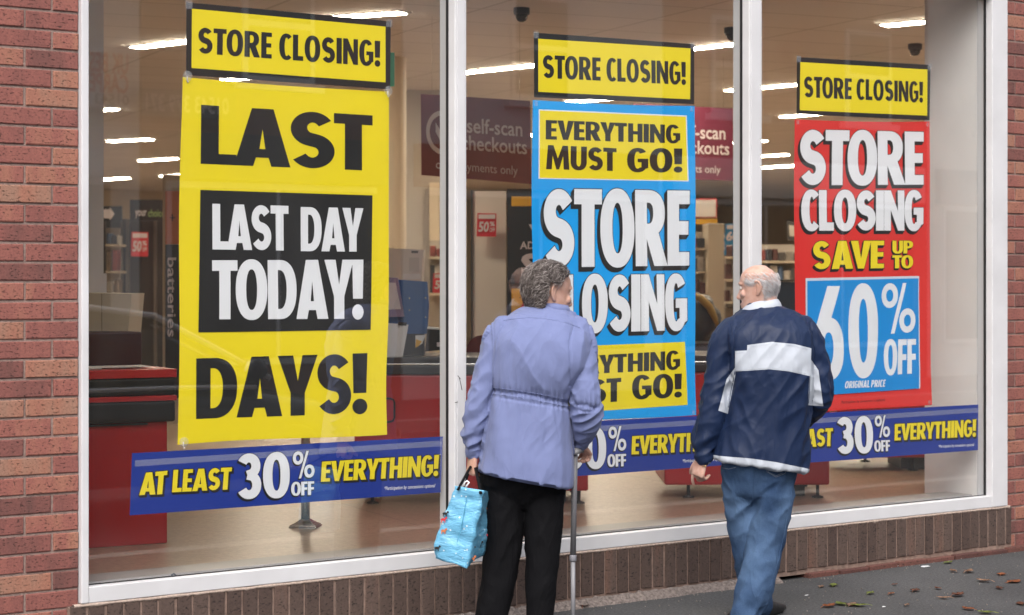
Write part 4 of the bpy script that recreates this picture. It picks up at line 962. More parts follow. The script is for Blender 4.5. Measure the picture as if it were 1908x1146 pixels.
def limb(bm, pts, n=18, ref=None):
    """pts: (point, radius); rounded ends"""
    P = [Vector(p) for p, r in pts]; Rr = [r for p, r in pts]
    # resample with Catmull-Rom
    def cr(a, b, c, d, t): return .5 * ((2*b) + (c-a)*t + (2*a-5*b+4*c-d)*t*t + (3*b-a-3*c+d)*t**3)
    Q, S = [], []
    for i in range(len(P) - 1):
        p0, p1, p2, p3 = P[max(i-1, 0)], P[i], P[i+1], P[min(i+2, len(P)-1)]
        for k in range(4):
            t = k / 4; Q.append(cr(p0, p1, p2, p3, t)); S.append(Rr[i] * (1-t) + Rr[i+1] * t)
    Q.append(P[-1]); S.append(Rr[-1])
    d0 = (Q[0] - Q[1]).normalized(); d1 = (Q[-1] - Q[-2]).normalized()
    pre = [(Q[0] + d0 * S[0] * .55 * f, S[0] * g) for f, g in ((1, .35), (.7, .75))]; post = [(Q[-1] + d1 * S[-1] * .55 * f, S[-1] * g) for f, g in ((.7, .75), (1, .35))]
    Q = [a for a, b in pre] + Q + [a for a, b in post]; S = [b for a, b in pre] + S + [b for a, b in post]
    tube(bm, Q, S, n, ref=ref)
def basis(face, up=UP):
    f = Vector(face).normalized(); x = f.cross(up).normalized(); return x, f, x.cross(f).normalized()   # right, forward, up
HEADPROF = [(-.128,.040,-.030,.030),(-.120,.070,-.042,.040),(-.110,.086,-.050,.047),(-.095,.090,-.052,.054),(-.078,.088,-.060,.060),(-.062,.089,-.069,.064),(-.045,.087,-.078,.068),(-.02,.085,-.089,.072),
            (.0,.082,-.097,.0745),(.015,.081,-.100,.0755),(.035,.087,-.102,.0765),(.055,.087,-.098,.076),(.075,.081,-.090,.073),(.092,.070,-.076,.066),(.106,.052,-.057,.053),(.116,.030,-.048,.037),(.121,.008,-.022,.016)]
def head_rings(sc=1.0, out=0.0, n=44):
    R_ = []
    for z, f, b, w_ in HEADPROF:
        r = []
        for k in range(n):
            a = 2 * PI * k / n; c, s = math.cos(a), math.sin(a)
            cy = (f + b) / 2 + .005; ry = ((f - cy) if s > 0 else (cy - b)); pw = 2.15
            r.append(((w_ + out) * math.copysign(abs(c) ** (2/pw), c), cy + (ry + out) * math.copysign(abs(s) ** (2/pw), s), z))
        R_.append(r)
    return R_
def add_head(bm, H, X, Y, Z, s, neck_to, neck_r=.056):
    T = lambda p: H + (X * p[0] + Y * p[1] + Z * p[2]) * s
    ringloft(bm, [[T(p) for p in r] for r in head_rings()])
    # nose
    nose = [[(w_ * a, y + d * 1.22 * b_, z) for a, b_ in ((-1, 0), (-.6, .75), (0, 1), (.6, .75), (1, 0), (.5, -.6), (-.5, -.6))] for z, y, d, w_ in
            ((.026, .076, .010, .008), (.008, .078, .017, .009), (-.012, .080, .024, .012), (-.026, .081, .031, .016), (-.036, .081, .028, .018), (-.043, .080, .012, .012))]
    ringloft(bm, [[T(p) for p in r] for r in nose])
    for sx in (-1, 1):
        limb(bm, [(T((sx*.006, .088, .034)), .008*s), (T((sx*.028, .082, .040)), .0095*s), (T((sx*.050, .066, .034)), .008*s)], 10)      # brow
        limb(bm, [(T((sx*.022, .077, .016)), .010*s), (T((sx*.036, .073, .016)), .010*s)], 10)                                           # lid and eyeball swell
        limb(bm, [(T((sx*.030, .074, -.018)), .018*s), (T((sx*.050, .058, -.012)), .020*s)], 10)                                          # cheek
        # ear: rim, lobe and bowl
        e0 = [(.075,-.016,.026),(.080,-.010,.037),(.085,-.022,.041),(.087,-.034,.032),(.085,-.038,.013),(.081,-.032,-.008),(.076,-.022,-.022),(.073,-.012,-.024)]
        limb(bm, [(T((sx*a, b_, c)), .0058*s) for a, b_, c in e0], 8)
        limb(bm, [(T((sx*.072, -.022, .026)), .012*s), (T((sx*.074, -.027, .004)), .0125*s), (T((sx*.073, -.018, -.016)), .009*s)], 10)
    limb(bm, [(T((-.022, .082, -.066)), .006*s), (T((0, .091, -.064)), .0085*s), (T((.022, .082, -.066)), .006*s)], 10)
    limb(bm, [(T((-.020, .080, -.077)), .006*s), (T((0, .088, -.078)), .009*s), (T((.020, .080, -.077)), .006*s)], 10)
    limb(bm, [(T((-.012, .080, -.104)), .016*s), (T((.012, .080, -.104)), .016*s)], 10)
    limb(bm, [(T((0, -.022, -.02)), neck_r), (T((0, -.030, -.09)), neck_r * .98), (Vector(neck_to), neck_r * 1.12)], 20)
    return T
def add_hand(bm, Wr, d, n, t, curl, s=1.0, thumb=(.55, .75, .35), arm=None):
    """Wr wrist, d towards the knuckles, n palm side, t thumb side; curl: (knuckle, middle, tip) bends per finger"""
    d, n, t = Vector(d).normalized(), Vector(n), Vector(t)
    n = (n - d * n.dot(d)).normalized(); t = (t - d * t.dot(d) - n * t.dot(n)).normalized()
    rr = []
    for q, wd, th in ((-.01, .026, .019), (.02, .031, .019), (.055, .038, .0165), (.085, .041, .0145), (.096, .038, .010)):
        rr.append([Wr + d * (q * s) + (t * (wd * math.cos(2*PI*k/20)) + n * (th * math.sin(2*PI*k/20))) * s for k in range(20)])
    ringloft(bm, rr)
    for i, (off, L_, r) in enumerate(((.030, .070, .0088), (.010, .079, .0092), (-.011, .073, .0088), (-.030, .057, .0076))):
        p = Wr + (d * .082 + t * off) * s; a = 0; pts = [(p - d * .02 * s, r * s * 1.05), (p, r * s * 1.08)]
        spread = t * (off * .9)
        for seg, c in zip((.46, .30, .24), curl[i]):
            a += R(c); dr = (d * math.cos(a) + n * math.sin(a) + spread * .8).normalized(); p = p + dr * (L_ * seg * s * 1.12); r *= .92; pts.append((p, r * s))
        limb(bm, pts, 10)
    p = Wr + (d * .022 + t * .022) * s; dd = (d * thumb[0] + t * thumb[1] + n * thumb[2]).normalized(); d2 = (dd + d * .5 + n * .25).normalized(); d3 = (d2 + n * .35).normalized()
    limb(bm, [(p, .014*s), (p + dd * .038*s, .012*s), (p + dd * .038*s + d2 * .032*s, .0105*s), (p + dd * .038*s + d2 * .032*s + d3 * .024*s, .0085*s)], 10)
def fold(c, ax, f1, f2, seed):
    """anisotropic crease noise: fine across ax, long along it"""
    a = c.dot(ax); r = c - ax * a
    v = Vector((r.x * f1 + seed, r.y * f1, r.z * f1)) + ax * (a * f2)
    q = noise.noise(v); return (1 - abs(q) * 2.2)
def hairs(name, bm_roots, m, parent, rad, seg=4):
    bm = bmesh.new()
    for pts, r in bm_roots:
        k = len(pts); tube(bm, pts, [r * (1 - .75 * i / (k - 1)) for i in range(k)], 3, cap=False)
    return build(name, bm, m, parent, True)

def skin_mat(name, c, c2, sc=35):
    m = mat(name, c, .5, spec=.35); t, b = nodes(m); N = t.nodes.new; L = t.links.new; tc = N("ShaderNodeTexCoord")
    n1 = N("ShaderNodeTexNoise"); n1.inputs['Scale'].default_value = sc; n1.inputs['Detail'].default_value = 5; L(tc.outputs['Object'], n1.inputs['Vector'])
    r = N("ShaderNodeValToRGB"); r.color_ramp.elements[0].position = .35; r.color_ramp.elements[1].position = .68
    r.color_ramp.elements[0].color = tuple(c) + (1,); r.color_ramp.elements[1].color = tuple(c2) + (1,); L(n1.outputs['Fac'], r.inputs[0]); L(r.outputs[0], b.inputs['Base Color'])
    n2 = N("ShaderNodeTexNoise"); n2.inputs['Scale'].default_value = 260; L(tc.outputs['Object'], n2.inputs['Vector'])
    bp = N("ShaderNodeBump"); bp.inputs['Strength'].default_value = .25; bp.inputs['Distance'].default_value = .002; L(n2.outputs['Fac'], bp.inputs['Height']); L(bp.outputs[0], b.inputs['Normal'])
    b.inputs['Subsurface Weight'].default_value = .12; b.inputs['Subsurface Radius'].default_value = (.01, .004, .002); return m
def cloth_mat(name, c, rough, spec, weave=900, bump=.2, var=.05, sheen=0, crease=.5, cs=5.0):
    m = mat(name, c, rough, spec=spec, noise_amt=var, noise_scale=8); t, b = nodes(m); N = t.nodes.new; L = t.links.new; tc = N("ShaderNodeTexCoord")
    n2 = N("ShaderNodeTexNoise"); n2.inputs['Scale'].default_value = weave; L(tc.outputs['Object'], n2.inputs['Vector'])
    h = None
    for k, (rot, wt) in enumerate((((.0, .55, .3), 1.0), ((.2, -.6, 1.1), .7))):     # two sets of long soft creases
        mp = N("ShaderNodeMapping"); mp.inputs['Rotation'].default_value = rot; mp.inputs['Scale'].default_value = (cs * 2.4, cs * 2.4, cs * .75); mp.inputs['Location'].default_value = (k * 7, 0, 0)
        n = N("ShaderNodeTexNoise"); n.inputs['Scale'].default_value = 1; n.inputs['Detail'].default_value = 2.5; n.inputs['Distortion'].default_value = .5
        L(tc.outputs['Object'], mp.inputs[0]); L(mp.outputs[0], n.inputs['Vector'])
        s1 = N("ShaderNodeMath"); s1.operation = 'SUBTRACT'; s1.inputs[1].default_value = .5; L(n.outputs['Fac'], s1.inputs[0])
        ab = N("ShaderNodeMath"); ab.operation = 'ABSOLUTE'; L(s1.outputs[0], ab.inputs[0])
        sq = N("ShaderNodeMath"); sq.operation = 'POWER'; sq.inputs[1].default_value = .6; L(ab.outputs[0], sq.inputs[0])
        mu = N("ShaderNodeMath"); mu.operation = 'MULTIPLY_ADD'; mu.inputs[1].default_value = -wt; L(sq.outputs[0], mu.inputs[0])
        if h is not None: L(h, mu.inputs[2])
        h = mu.outputs[0]
    ad = N("ShaderNodeMath"); ad.operation = 'MULTIPLY_ADD'; ad.inputs[1].default_value = .05; L(n2.outputs['Fac'], ad.inputs[0]); L(h, ad.inputs[2])
    bp = N("ShaderNodeBump"); bp.inputs['Strength'].default_value = crease; bp.inputs['Distance'].default_value = .016; L(ad.outputs[0], bp.inputs['Height']); L(bp.outputs[0], b.inputs['Normal'])
    b.inputs['Sheen Weight'].default_value = sheen; return m
def hair_mat(name, cols):
    m = mat(name, cols[0][1], .55, spec=.4); t, b = nodes(m); g = t.nodes.new("ShaderNodeNewGeometry"); r = t.nodes.new("ShaderNodeValToRGB"); el = r.color_ramp.elements
    while len(el) < len(cols): el.new(.5)
    for e, (p, c) in zip(el, cols): e.position = p; e.color = tuple(c) + (1,)
    t.links.new(g.outputs['Random Per Island'], r.inputs[0]); t.links.new(r.outputs[0], b.inputs['Base Color']); return m
M['skin_a'] = skin_mat("skin_pale", (.50, .29, .22), (.58, .36, .29)); M['skin_b'] = skin_mat("skin_ruddy", (.52, .30, .24), (.62, .41, .34))
M['coat'] = cloth_mat("lilac_cotton", (.165, .198, .375), .75, .2, sheen=.12, crease=.34, cs=4.2)
M['trousers'] = cloth_mat("black_trousers", (.006, .006, .0075), .8, .12, crease=.5)
M['jacket'] = cloth_mat("navy_nylon", (.0095, .021, .062), .52, .3, crease=.30, cs=4.0)
M['jacket_white'] = cloth_mat("white_nylon", (.46, .50, .57), .5, .3, crease=.32, cs=4.0)
M['shoe'] = mat("black_shoe", (.012, .012, .013), .45, bump=.2)
def denim():
    m = cloth_mat("blue_denim", (.045, .11, .24), .85, .15, bump=.25); t, b = nodes(m); N = t.nodes.new; L = t.links.new; tc = N("ShaderNodeTexCoord")
    n = N("ShaderNodeTexNoise"); n.inputs['Scale'].default_value = 5; n.inputs['Detail'].default_value = 4; L(tc.outputs['Object'], n.inputs['Vector'])
    f = N("ShaderNodeTexNoise"); f.inputs['Scale'].default_value = 420; L(tc.outputs['Object'], f.inputs['Vector'])
    a = N("ShaderNodeMath"); a.operation = 'MULTIPLY_ADD'; a.inputs[1].default_value = .35; L(f.outputs['Fac'], a.inputs[0]); L(n.outputs['Fac'], a.inputs[2])
    r = N("ShaderNodeValToRGB"); e = r.color_ramp.elements; e[0].position = .45; e[1].position = .85; e[0].color = (.018, .041, .098, 1); e[1].color = (.088, .152, .272, 1)
    L(a.outputs[0], r.inputs[0]); L(r.outputs[0], b.inputs['Base Color']); return m
M['denim'] = denim()
M['hair_grey'] = hair_mat("grey_brown_hair", [(0, (.028, .022, .021)), (.35, (.085, .068, .063)), (.7, (.22, .185, .175)), (1, (.62, .57, .55))])
M['hair_white'] = hair_mat("white_hair", [(0, (.35, .33, .34)), (.4, (.56, .54, .55)), (1, (.78, .77, .80))])
def hair_base(name, a, b_):
    m = mat(name, a, .7, spec=.2); t, b = nodes(m); N = t.nodes.new; L = t.links.new; tc = N("ShaderNodeTexCoord")
    n = N("ShaderNodeTexNoise"); n.inputs['Scale'].default_value = 90; n.inputs['Detail'].default_value = 6; n.inputs['Distortion'].default_value = 1.5; L(tc.outputs['Object'], n.inputs['Vector'])
    r = N("ShaderNodeValToRGB"); e = r.color_ramp.elements; e[0].position = .35; e[1].position = .7; e[0].color = tuple(a) + (1,); e[1].color = tuple(b_) + (1,)
    L(n.outputs['Fac'], r.inputs[0]); L(r.outputs[0], b.inputs['Base Color']); bp = N("ShaderNodeBump"); bp.inputs['Strength'].default_value = 1; bp.inputs['Distance'].default_value = .004
    L(n.outputs['Fac'], bp.inputs['Height']); L(bp.outputs[0], b.inputs['Normal']); return m
M['hair_under'] = hair_base("grey_hair_mass", (.028, .022, .021), (.13, .108, .10))
def shoe(P0, d, name_parent):
    bm = bmesh.new(); d = Vector(d).normalized(); x = d.cross(UP); rr = []
    for q, w_, h0, h1 in ((-.075, .022, .012, .06), (-.06, .034, .0, .085), (0, .038, .0, .085), (.06, .043, .0, .068), (.12, .046, .0, .05), (.165, .038, .003, .040), (.19, .02, .010, .028)):
        c = P0 + d * q; rr.append([c + x * (w_ * math.copysign(abs(math.cos(a)) ** .75, math.cos(a))) + UP * ((h0 + h1) / 2 + (h1 - h0) / 2 * math.copysign(abs(math.sin(a)) ** .75, math.sin(a))) for a in [2*PI*k/20 for k in range(20)]])
    ringloft(bm, rr); build("shoe", bm, M['shoe'], name_parent, True)

# ================================================= person in lilac with the stick
ZW = 8.35
PW = lambda px, py, d=0: D(px, py, ZW + d)
foot = D(960, 1200, ZW); foot.z = 0
pw = empty("person", foot, "elderly person in a lilac coat and black trousers leaning on a walking stick", "person")
# --- body: one skin surface
Hh = PW(1024, 549, .06); fx, fy, fz = basis((RT * .88 + FW * .48) - UP * .14)
bm = bmesh.new()
T1 = add_head(bm, Hh, fx, fy, fz, .99, PW(1024, 604, .03), .052)
ringloft(bm, spans(PW, [(985,590,1060,592,.06,.03),(955,615,1085,622,.10,.02),(935,680,1080,690,.12,0),(930,740,1045,755,.11,0),(925,820,1045,832,.10,0),(930,858,1035,866,.08,0)]))
limb(bm, [(PW(948,625,0), .045), (PW(908,690,-.02), .034), (PW(892,765,-.02), .028), (PW(882,810,-.01), .022), (PW(882,846,0), .021)])
limb(bm, [(PW(1072,622,0), .05), (PW(1088,700,-.05), .042), (PW(1094,768,-.04), .038), (PW(1086,805,.02), .03), (PW(1081,824,.06), .024)])
for xs in (((935,890),(938,1000),(928,1090),(912,1180)), ((1018,890),(1012,1000),(1008,1100),(1004,1180))):
    limb(bm, [(PW(x, y, 0), r) for (x, y), r in zip(xs, (.060, .054, .046, .036))])
curl = ((70, 80, 50), (75, 85, 50), (75, 85, 50), (75, 85, 50))
add_hand(bm, PW(882, 848, 0), (-UP * 1 - RT * .12), FW * .5 + RT * .85, FW * 1 - RT * .2, curl, .88)
add_hand(bm, PW(1080, 826, .05), (-UP * .35 + FW * .45 + RT * .25), -UP * .8 - RT * .3, -RT * .9 + FW * .3, ((45, 70, 40),) * 4, .85, (.3, .9, .3))
body = fuse("body", bm, [M['skin_a']], pw, .0032, 3, .45)
# eyes
for sx in (-1, 1):
    bm = bmesh.new(); bmesh.ops.create_uvsphere(bm, u_segments=14, v_segments=10, radius=.0112)
    for v in bm.verts: v.co = v.co + T1((sx * .031, .0745, .0165))
    build("eye", bm, mat("eye_white", (.65, .62, .60), .2), pw, True)
# --- hair: curled grey mass over the crown, back and sides, ear left free
def woman_hair_mask(x, y, z):
    if y > .012 and z < .070 + (y - .012) * .75: return False
    if z < -.075 + max(0, (y + .04)) * .9: return False
    if -.046 < y <= .014 and z < .046 + max(0, y + .01) * .9 and abs(x) > .03: return False
    if -.062 < y <= -.046 and z < -.01 and abs(x) > .03: return z > -.06
    return True
bm = bmesh.new(); ringloft(bm, [[T1(p) for p in r] for r in head_rings(out=.006, n=60)]); bmesh.ops.subdivide_edges(bm, edges=bm.edges[:], cuts=1, use_grid_fill=True)
inv = lambda p: ((p - Hh).dot(fx) / .99, (p - Hh).dot(fy) / .99, (p - Hh).dot(fz) / .99)
dead = [f for f in bm.faces if not woman_hair_mask(*inv(f.calc_center_median()))]
bmesh.ops.delete(bm, geom=dead, context='FACES'); bm.normal_update()
roots = [(f.calc_center_median(), f.normal.copy(), f.calc_area()) for f in bm.faces]
def hthick(l):   # depth of the hair mass at a local point
    x, y, z = l; k = .016
    k += .007 * max(0, min(1, (z + .02) / .1)) + .006 * max(0, min(1, -y / .08)); 
    if y > .01: k *= max(.25, 1 - (y - .01) * 14)
    if z < -.04: k *= max(.45, 1 - (-.04 - z) * 8)
    return k
for v in bm.verts:
    l = inv(v.co); q = noise.noise(v.co * 60) * .35 + noise.noise(v.co * 120) * .2
    c = v.co - (Hh + fz * .0); v.co += v.normal * hthick(l) * (1 + q) * .80
bmesh.ops.solidify(bm, geom=bm.faces[:], thickness=.006)
hair = build("hair", bm, M['hair_under'], pw, True)
rnd = random.Random(5); hs = []
wts = np.array([r[2] for r in roots]); pick = rnd.choices(range(len(roots)), weights=list(wts), k=6800)
for i in pick:
    c, n_, a = roots[i]; l = inv(c); th = hthick(l) * rnd.uniform(.62, 1.14)
    jit = Vector((rnd.gauss(0, .003), rnd.gauss(0, .003), rnd.gauss(0, .003))); p = c + jit
    flow = (fz * -.55 - fy * .75 + fx * (.35 * math.sin(l[2] * 60 + l[0] * 30))); flow = (flow - n_ * flow.dot(n_))
    sw = noise.noise(c * 32); flow = flow.normalized() if flow.length > 1e-3 else fx; flow = (Matrix.Rotation(sw * 1.3 + rnd.gauss(0, .22), 3, n_) @ flow)
    side = n_.cross(flow).normalized() * rnd.choice((-1, 1)); L_ = rnd.uniform(.022, .042)
    pts = []
    for k in range(6):
        t = k / 5; pts.append(p + n_ * (th * (.72 + .5 * math.sin(t * PI) * .55 - .12 * t)) + flow * (L_ * t * .9) + side * (L_ * .26 * (1 - math.cos(t * 2.6)) * .6))
    hs.append((pts, rnd.uniform(.0006, .0011)))
for i in rnd.choices(range(len(roots)), weights=list(wts), k=420):
    c, n_, a = roots[i]; l = inv(c); th = hthick(l); flow = (-fz * .6 - fy * .7 + fx * rnd.gauss(0, .5)); flow = (flow - n_ * flow.dot(n_)).normalized(); L_ = rnd.uniform(.018, .036); w_ = n_.cross(flow)
    hs.append(([c + n_ * (th * .9 + L_ * rnd.uniform(.15, .32) * t * (1.4 - t)) + flow * (L_ * t) + w_ * (L_ * .25 * math.sin(t * 3)) for t in (0, .2, .4, .6, .8, 1)], .00055))
hairs("hair_curls", hs, M['hair_grey'], hair, .001)
# --- coat
bm = bmesh.new()
ringloft(bm, spans(PW, [(998,563,1052,574,.055,.055),(990,573,1062,583,.066,.05),(962,582,1086,598,.095,.03),(938,600,1098,616,.122,.015),(924,628,1104,642,.142,-.005),(919,672,1096,684,.148,-.015),(917,706,1074,716,.142,-.012),(918,728,1061,748,.134,0),(913,748,1062,770,.139,0),(904,800,1065,820,.155,0),(897,847,1068,867,.166,0),(891,875,1066,907,.168,0)], 56))
limb(bm, [(PW(948,612,0),.060),(PW(930,632,0),.060),(PW(917,660,-.01),.054),(PW(906,692,-.02),.048),(PW(898,730,-.02),.047),(PW(888,772,-.02),.047),(PW(881,804,-.01),.046),(PW(879,820,-.01),.038),(PW(881,829,0),.029),(PW(881.5,848,0),.027)], 26)
limb(bm, [(PW(1068,612,0),.066),(PW(1080,632,0),.064),(PW(1086,660,-.02),.058),(PW(1088,702,-.05),.055),(PW(1091,742,-.06),.061),(PW(1093,772,-.04),.062),(PW(1087,802,.01),.048),(PW(1082,818,.04),.034),(PW(1081,827,.055),.028)], 26)
zt = PW(990, 738, 0).z; LA = [PW(948,612), PW(906,692,-.02), PW(881,804), PW(881,848)]; RA = [PW(1068,612), PW(1088,702,-.05), PW(1093,772,-.04), PW(1081,827,.05)]
def dseg(c, P):
    best = 9; s0 = 0; out = 0
    for a, b in zip(P, P[1:]):
        ab = b - a; t = max(0, min(1, (c - a).dot(ab) / ab.length_squared)); d_ = (c - a - ab * t).length
        if d_ < best: best = d_; out = s0 + t * ab.length
        s0 += ab.length
    return best, out
def coat_fold(c, n):
    px, py = PXY(c); dl, sl_ = dseg(c, LA); dr, sr = dseg(c, RA); arm = min(dl, dr) < .07 and (px < 918 or px > 1058 or min(dl, dr) < .055 and n.dot(FW) > -.2)
    o = .0012 * noise.noise(c * 25) + .0024 * fold(c, (UP * .85 + RT * .5).normalized(), 30, 7, 21) * max(0, noise.noise(c * 5 + Vector((3, 0, 0))) + .35)
    if arm:
        s = sl_ if dl < dr else sr; tot = .60
        w_ = .0055 + .007 * math.exp(-((s - .36) / .10) ** 2) + .004 * math.exp(-((s - .52) / .05) ** 2)
        o += w_ * fold(c, (RT * .8 + FW * .3 + UP * .5).normalized(), 22, 6, 3.1)
        if dl < dr and py > 826: o += .0016 * math.sin(px * 1.9)
    else:
        # waist line per picture: slopes down to the right
        yl = 727 + (px - 918) * .165; q = (py - yl) / FPX * ZW
        g = math.exp(-(q / .035) ** 2); gg = math.exp(-(q / .09) ** 2)
        o += gg * .0045 * noise.noise(Vector((px * .11, q * 6, 1))) + g * .0035 * math.sin(px * .62 + 3 * noise.noise(Vector((px * .05, 0, 0)))) - .007 * math.exp(-(q / .010) ** 2)
        o -= .004 * math.exp(-((q - .026) / .006) ** 2)
        if q > 0: o += .0085 * noise.noise(Vector((px * .048, q * 1.8, 5))) * min(1, q * 14) + .0055 * fold(c, (UP + RT * .25).normalized(), 14, 2.2, 9)
        else: o += .0085 * fold(c, (UP * .9 + RT * .42).normalized(), 11, 2.6, 4) * min(1, -q * 5) + .0065 * fold(c, (UP * .8 - RT * .6).normalized(), 13, 3, 7)
        # yoke seam
        ys = 594 + ((px - 1010) / 90) ** 2 * 12 + (px - 1010) * .16
        o -= .0022 * math.exp(-((py - ys) / 1.6) ** 2) if 930 < px < 1100 else 0
        # armhole seams
        if 585 < py < 720: o -= .0035 * math.exp(-((px - (922 + (py - 600) * -.03)) / 2.2) ** 2) + .0045 * math.exp(-((px - (1061 + 14 * max(0, (640 - py) / 60))) / 2.2) ** 2)
    return o
coat = fuse("coat", bm, [M['coat']], pw, .0042, 6, .5, lambda me: displace(me, coat_fold))
# collar stand
bm = bmesh.new(); cr_ = spans(PW, [(991,571,1062,583,.069,.05),(992,563,1060,575,.067,.054),(995,558,1057,570,.062,.057)], 40)
for a, b in zip(cr_, cr_[1:]):
    va = [bm.verts.new(p) for p in a]; vb = [bm.verts.new(p) for p in b]
    for k in range(40): bm.faces.new((va[k], va[(k+1) % 40], vb[(k+1) % 40], vb[k]))
bmesh.ops.remove_doubles(bm, verts=bm.verts[:], dist=.0004); bmesh.ops.solidify(bm, geom=bm.faces[:], thickness=.004); build("collar", bm, M['coat'], coat, True)
# hem stitch line and cuff
bm = bmesh.new(); hem = spans(PW, [(891.5,871,1066.5,903,.171,0),(890.7,876.5,1066.5,908.5,.172,0)], 64)
va = [bm.verts.new(p) for p in hem[0]]; vb = [bm.verts.new(p) for p in hem[1]]
for k in range(64): bm.faces.new((va[k], va[(k+1) % 64], vb[(k+1) % 64], vb[k]))
bmesh.ops.solidify(bm, geom=bm.faces[:], thickness=.003); build("hem", bm, M['coat'], coat, True)
bm = bmesh.new(); tube(bm, [PW(880.5,827), PW(881,836), PW(881.7,848)], [.0285, .0278, .0275], 26); build("cuff", bm, M['coat'], coat, True)
def seam(o, pts, r, m, par, sub=6):
    from mathutils.bvhtree import BVHTree
    bv = BVHTree.FromPolygons([v.co for v in o.data.vertices], [p.vertices for p in o.data.polygons]); P3 = []
    for (a, b), (c, d_) in zip(pts, pts[1:]):
        for k in range(sub):
            q = ray(a + (c - a) * k / sub, b + (d_ - b) * k / sub).normalized(); h = bv.ray_cast(CAM, q)
            if h[0] is not None: P3.append(h[0] + h[1] * r * .3)
    if len(P3) > 2: bm = bmesh.new(); tube(bm, P3, r, 6); build("seam", bm, m, par, True)
seam(coat, [(938,597),(960,594),(985,592),(1010,593),(1035,597),(1060,603),(1084,612)], .0016, M['coat'], coat)
seam(coat, [(1060,618),(1061,650),(1062,690),(1060,722)], .0017, M['coat'], coat)
seam(coat, [(934,607),(926,640),(921,680),(919,712)], .0017, M['coat'], coat)
seam(coat, [(919,722),(960,727),(1005,734),(1058,745)], .0015, M['coat'], coat, 10)
seam(coat, [(919,734),(960,739),(1005,747),(1058,758)], .0015, M['coat'], coat, 10)
# --- trousers
bm = bmesh.new()
ringloft(bm, spans(PW, [(915,790,1052,800,.12,0),(900,850,1056,860,.13,0),(894,885,1057,900,.13,0),(900,912,1052,916,.105,0),(915,945,1040,948,.05,0)]))
limb(bm, [(PW(936,880),.094),(PW(938,940),.088),(PW(938,995),.079),(PW(932,1060),.073),(PW(921,1120),.069),(PW(914,1160),.066),(PW(908,1186),.064)], 26)
limb(bm, [(PW(1017,885),.090),(PW(1014,940),.083),(PW(1012,1000),.075),(PW(1010,1055),.068),(PW(1007,1110),.062),(PW(1005,1150),.055),(PW(1003,1186),.054)], 26)
def tr_fold(c, n):
    px, py = PXY(c); k = .004 + .003 * math.exp(-((py - 1000) / 40) ** 2)
    return k * fold(c, (UP * .8 + RT * .5).normalized(), 15, 4, 2) + .002 * noise.noise(c * 22)
fuse("trousers", bm, [M['trousers']], pw, .0065, 4, .5, lambda me: displace(me, tr_fold))
for px, d in ((910, FW * 1 + RT * .15), (1004, FW * 1 + RT * .3)):
    p = PW(px, 1195, .02); p.z = 0; shoe(p, d, pw)
# --- walking stick
tip = PW(1068, 1200, .03); tip.z = 0
st = empty("walking_stick", tip, "grey metal walking stick held in the right hand of the person in lilac", "walking stick")
Zs = ZW + .03; top = D(1071, 850, Zs)
col_ = D(1067.5, 1041, Zs)
bm = bmesh.new(); tube(bm, [D(1071.5, 838, Zs), D(1067.6, 1038, Zs)], .0122, 16); build("upper_tube", bm, mat("grey_aluminium", (.15, .15, .165), .45), st, True)
bm = bmesh.new(); tube(bm, [D(1067.6, 1040, Zs), tip + UP * .03], .0095, 16); build("lower_tube", bm, mat("light_aluminium", (.24, .24, .26), .42), st, True)
bm = bmesh.new(); tube(bm, [D(1067.6, 1034, Zs), D(1067.6, 1036, Zs), D(1067.5, 1044, Zs), D(1067.5, 1046, Zs)], [.0135, .0150, .0150, .0125], 16); build("collar_ring", bm, mat("grey_collar", (.22, .22, .25), .5), st, True)
bm = bmesh.new(); lathe(bm, tip, [(.016, .0), (.018, .006), (.0135, .035), (.0115, .045)], 16); build("ferrule", bm, M['rubber'], st, True)
bm = bmesh.new(); limb(bm, [(D(1071, 842, Zs - .02), .014), (D(1079, 838, Zs + .02), .0165), (D(1090, 836, Zs + .07), .0155)], 14); build("handle", bm, mat("grey_handle", (.30, .30, .31), .6), st, True)
for q in range(8):
    pass
# --- shopping bag
ZB = ZW - .13
def bag_mat():
    m = mat("woven_plastic", (.15, .43, .66), .30, spec=.5, noise_amt=.12, noise_scale=10); t, b = nodes(m); N = t.nodes.new; L = t.links.new; tc = N("ShaderNodeTexCoord")
    v = N("ShaderNodeTexVoronoi"); v.inputs['Scale'].default_value = 34; L(tc.outputs['Object'], v.inputs['Vector'])
    r = N("ShaderNodeValToRGB"); e = r.color_ramp.elements; e[0].position = .12; e[1].position = .17; e[0].color = (1, 1, 1, 1); e[1].color = (0, 0, 0, 1); L(v.outputs['Distance'], r.inputs[0])
    mx = N("ShaderNodeMix"); mx.data_type = 'RGBA'; mx.inputs[7].default_value = (.62, .74, .80, 1)
    old = b.inputs['Base Color'].links[0].from_socket; L(r.outputs[0], mx.inputs[0]); L(old, mx.inputs[6]); L(mx.outputs[2], b.inputs['Base Color'])
    n = N("ShaderNodeTexNoise"); n.inputs['Scale'].default_value = 26; n.inputs['Detail'].default_value = 5; n.inputs['Distortion'].default_value = 1; mp = N("ShaderNodeMapping"); mp.inputs['Scale'].default_value = (1, 1, 2.6)
    L(tc.outputs['Object'], mp.inputs[0]); L(mp.outputs[0], n.inputs['Vector']); bp = N("ShaderNodeBump"); bp.inputs['Strength'].default_value = .5; bp.inputs['Distance'].default_value = .012; L(n.outputs['Fac'], bp.inputs['Height']); L(bp.outputs[0], b.inputs['Normal']); return m
bgp = D(858, 1045, ZB)
bag = empty("shopping_bag", bgp, "pale blue spotted shopping bag hanging from the left hand of the person in lilac", "bag")
bm = bmesh.new()
fr = {0: [(847,905),(901,913),(899,990),(869,1057),(812,1041),(808,1018),(824,965)]}
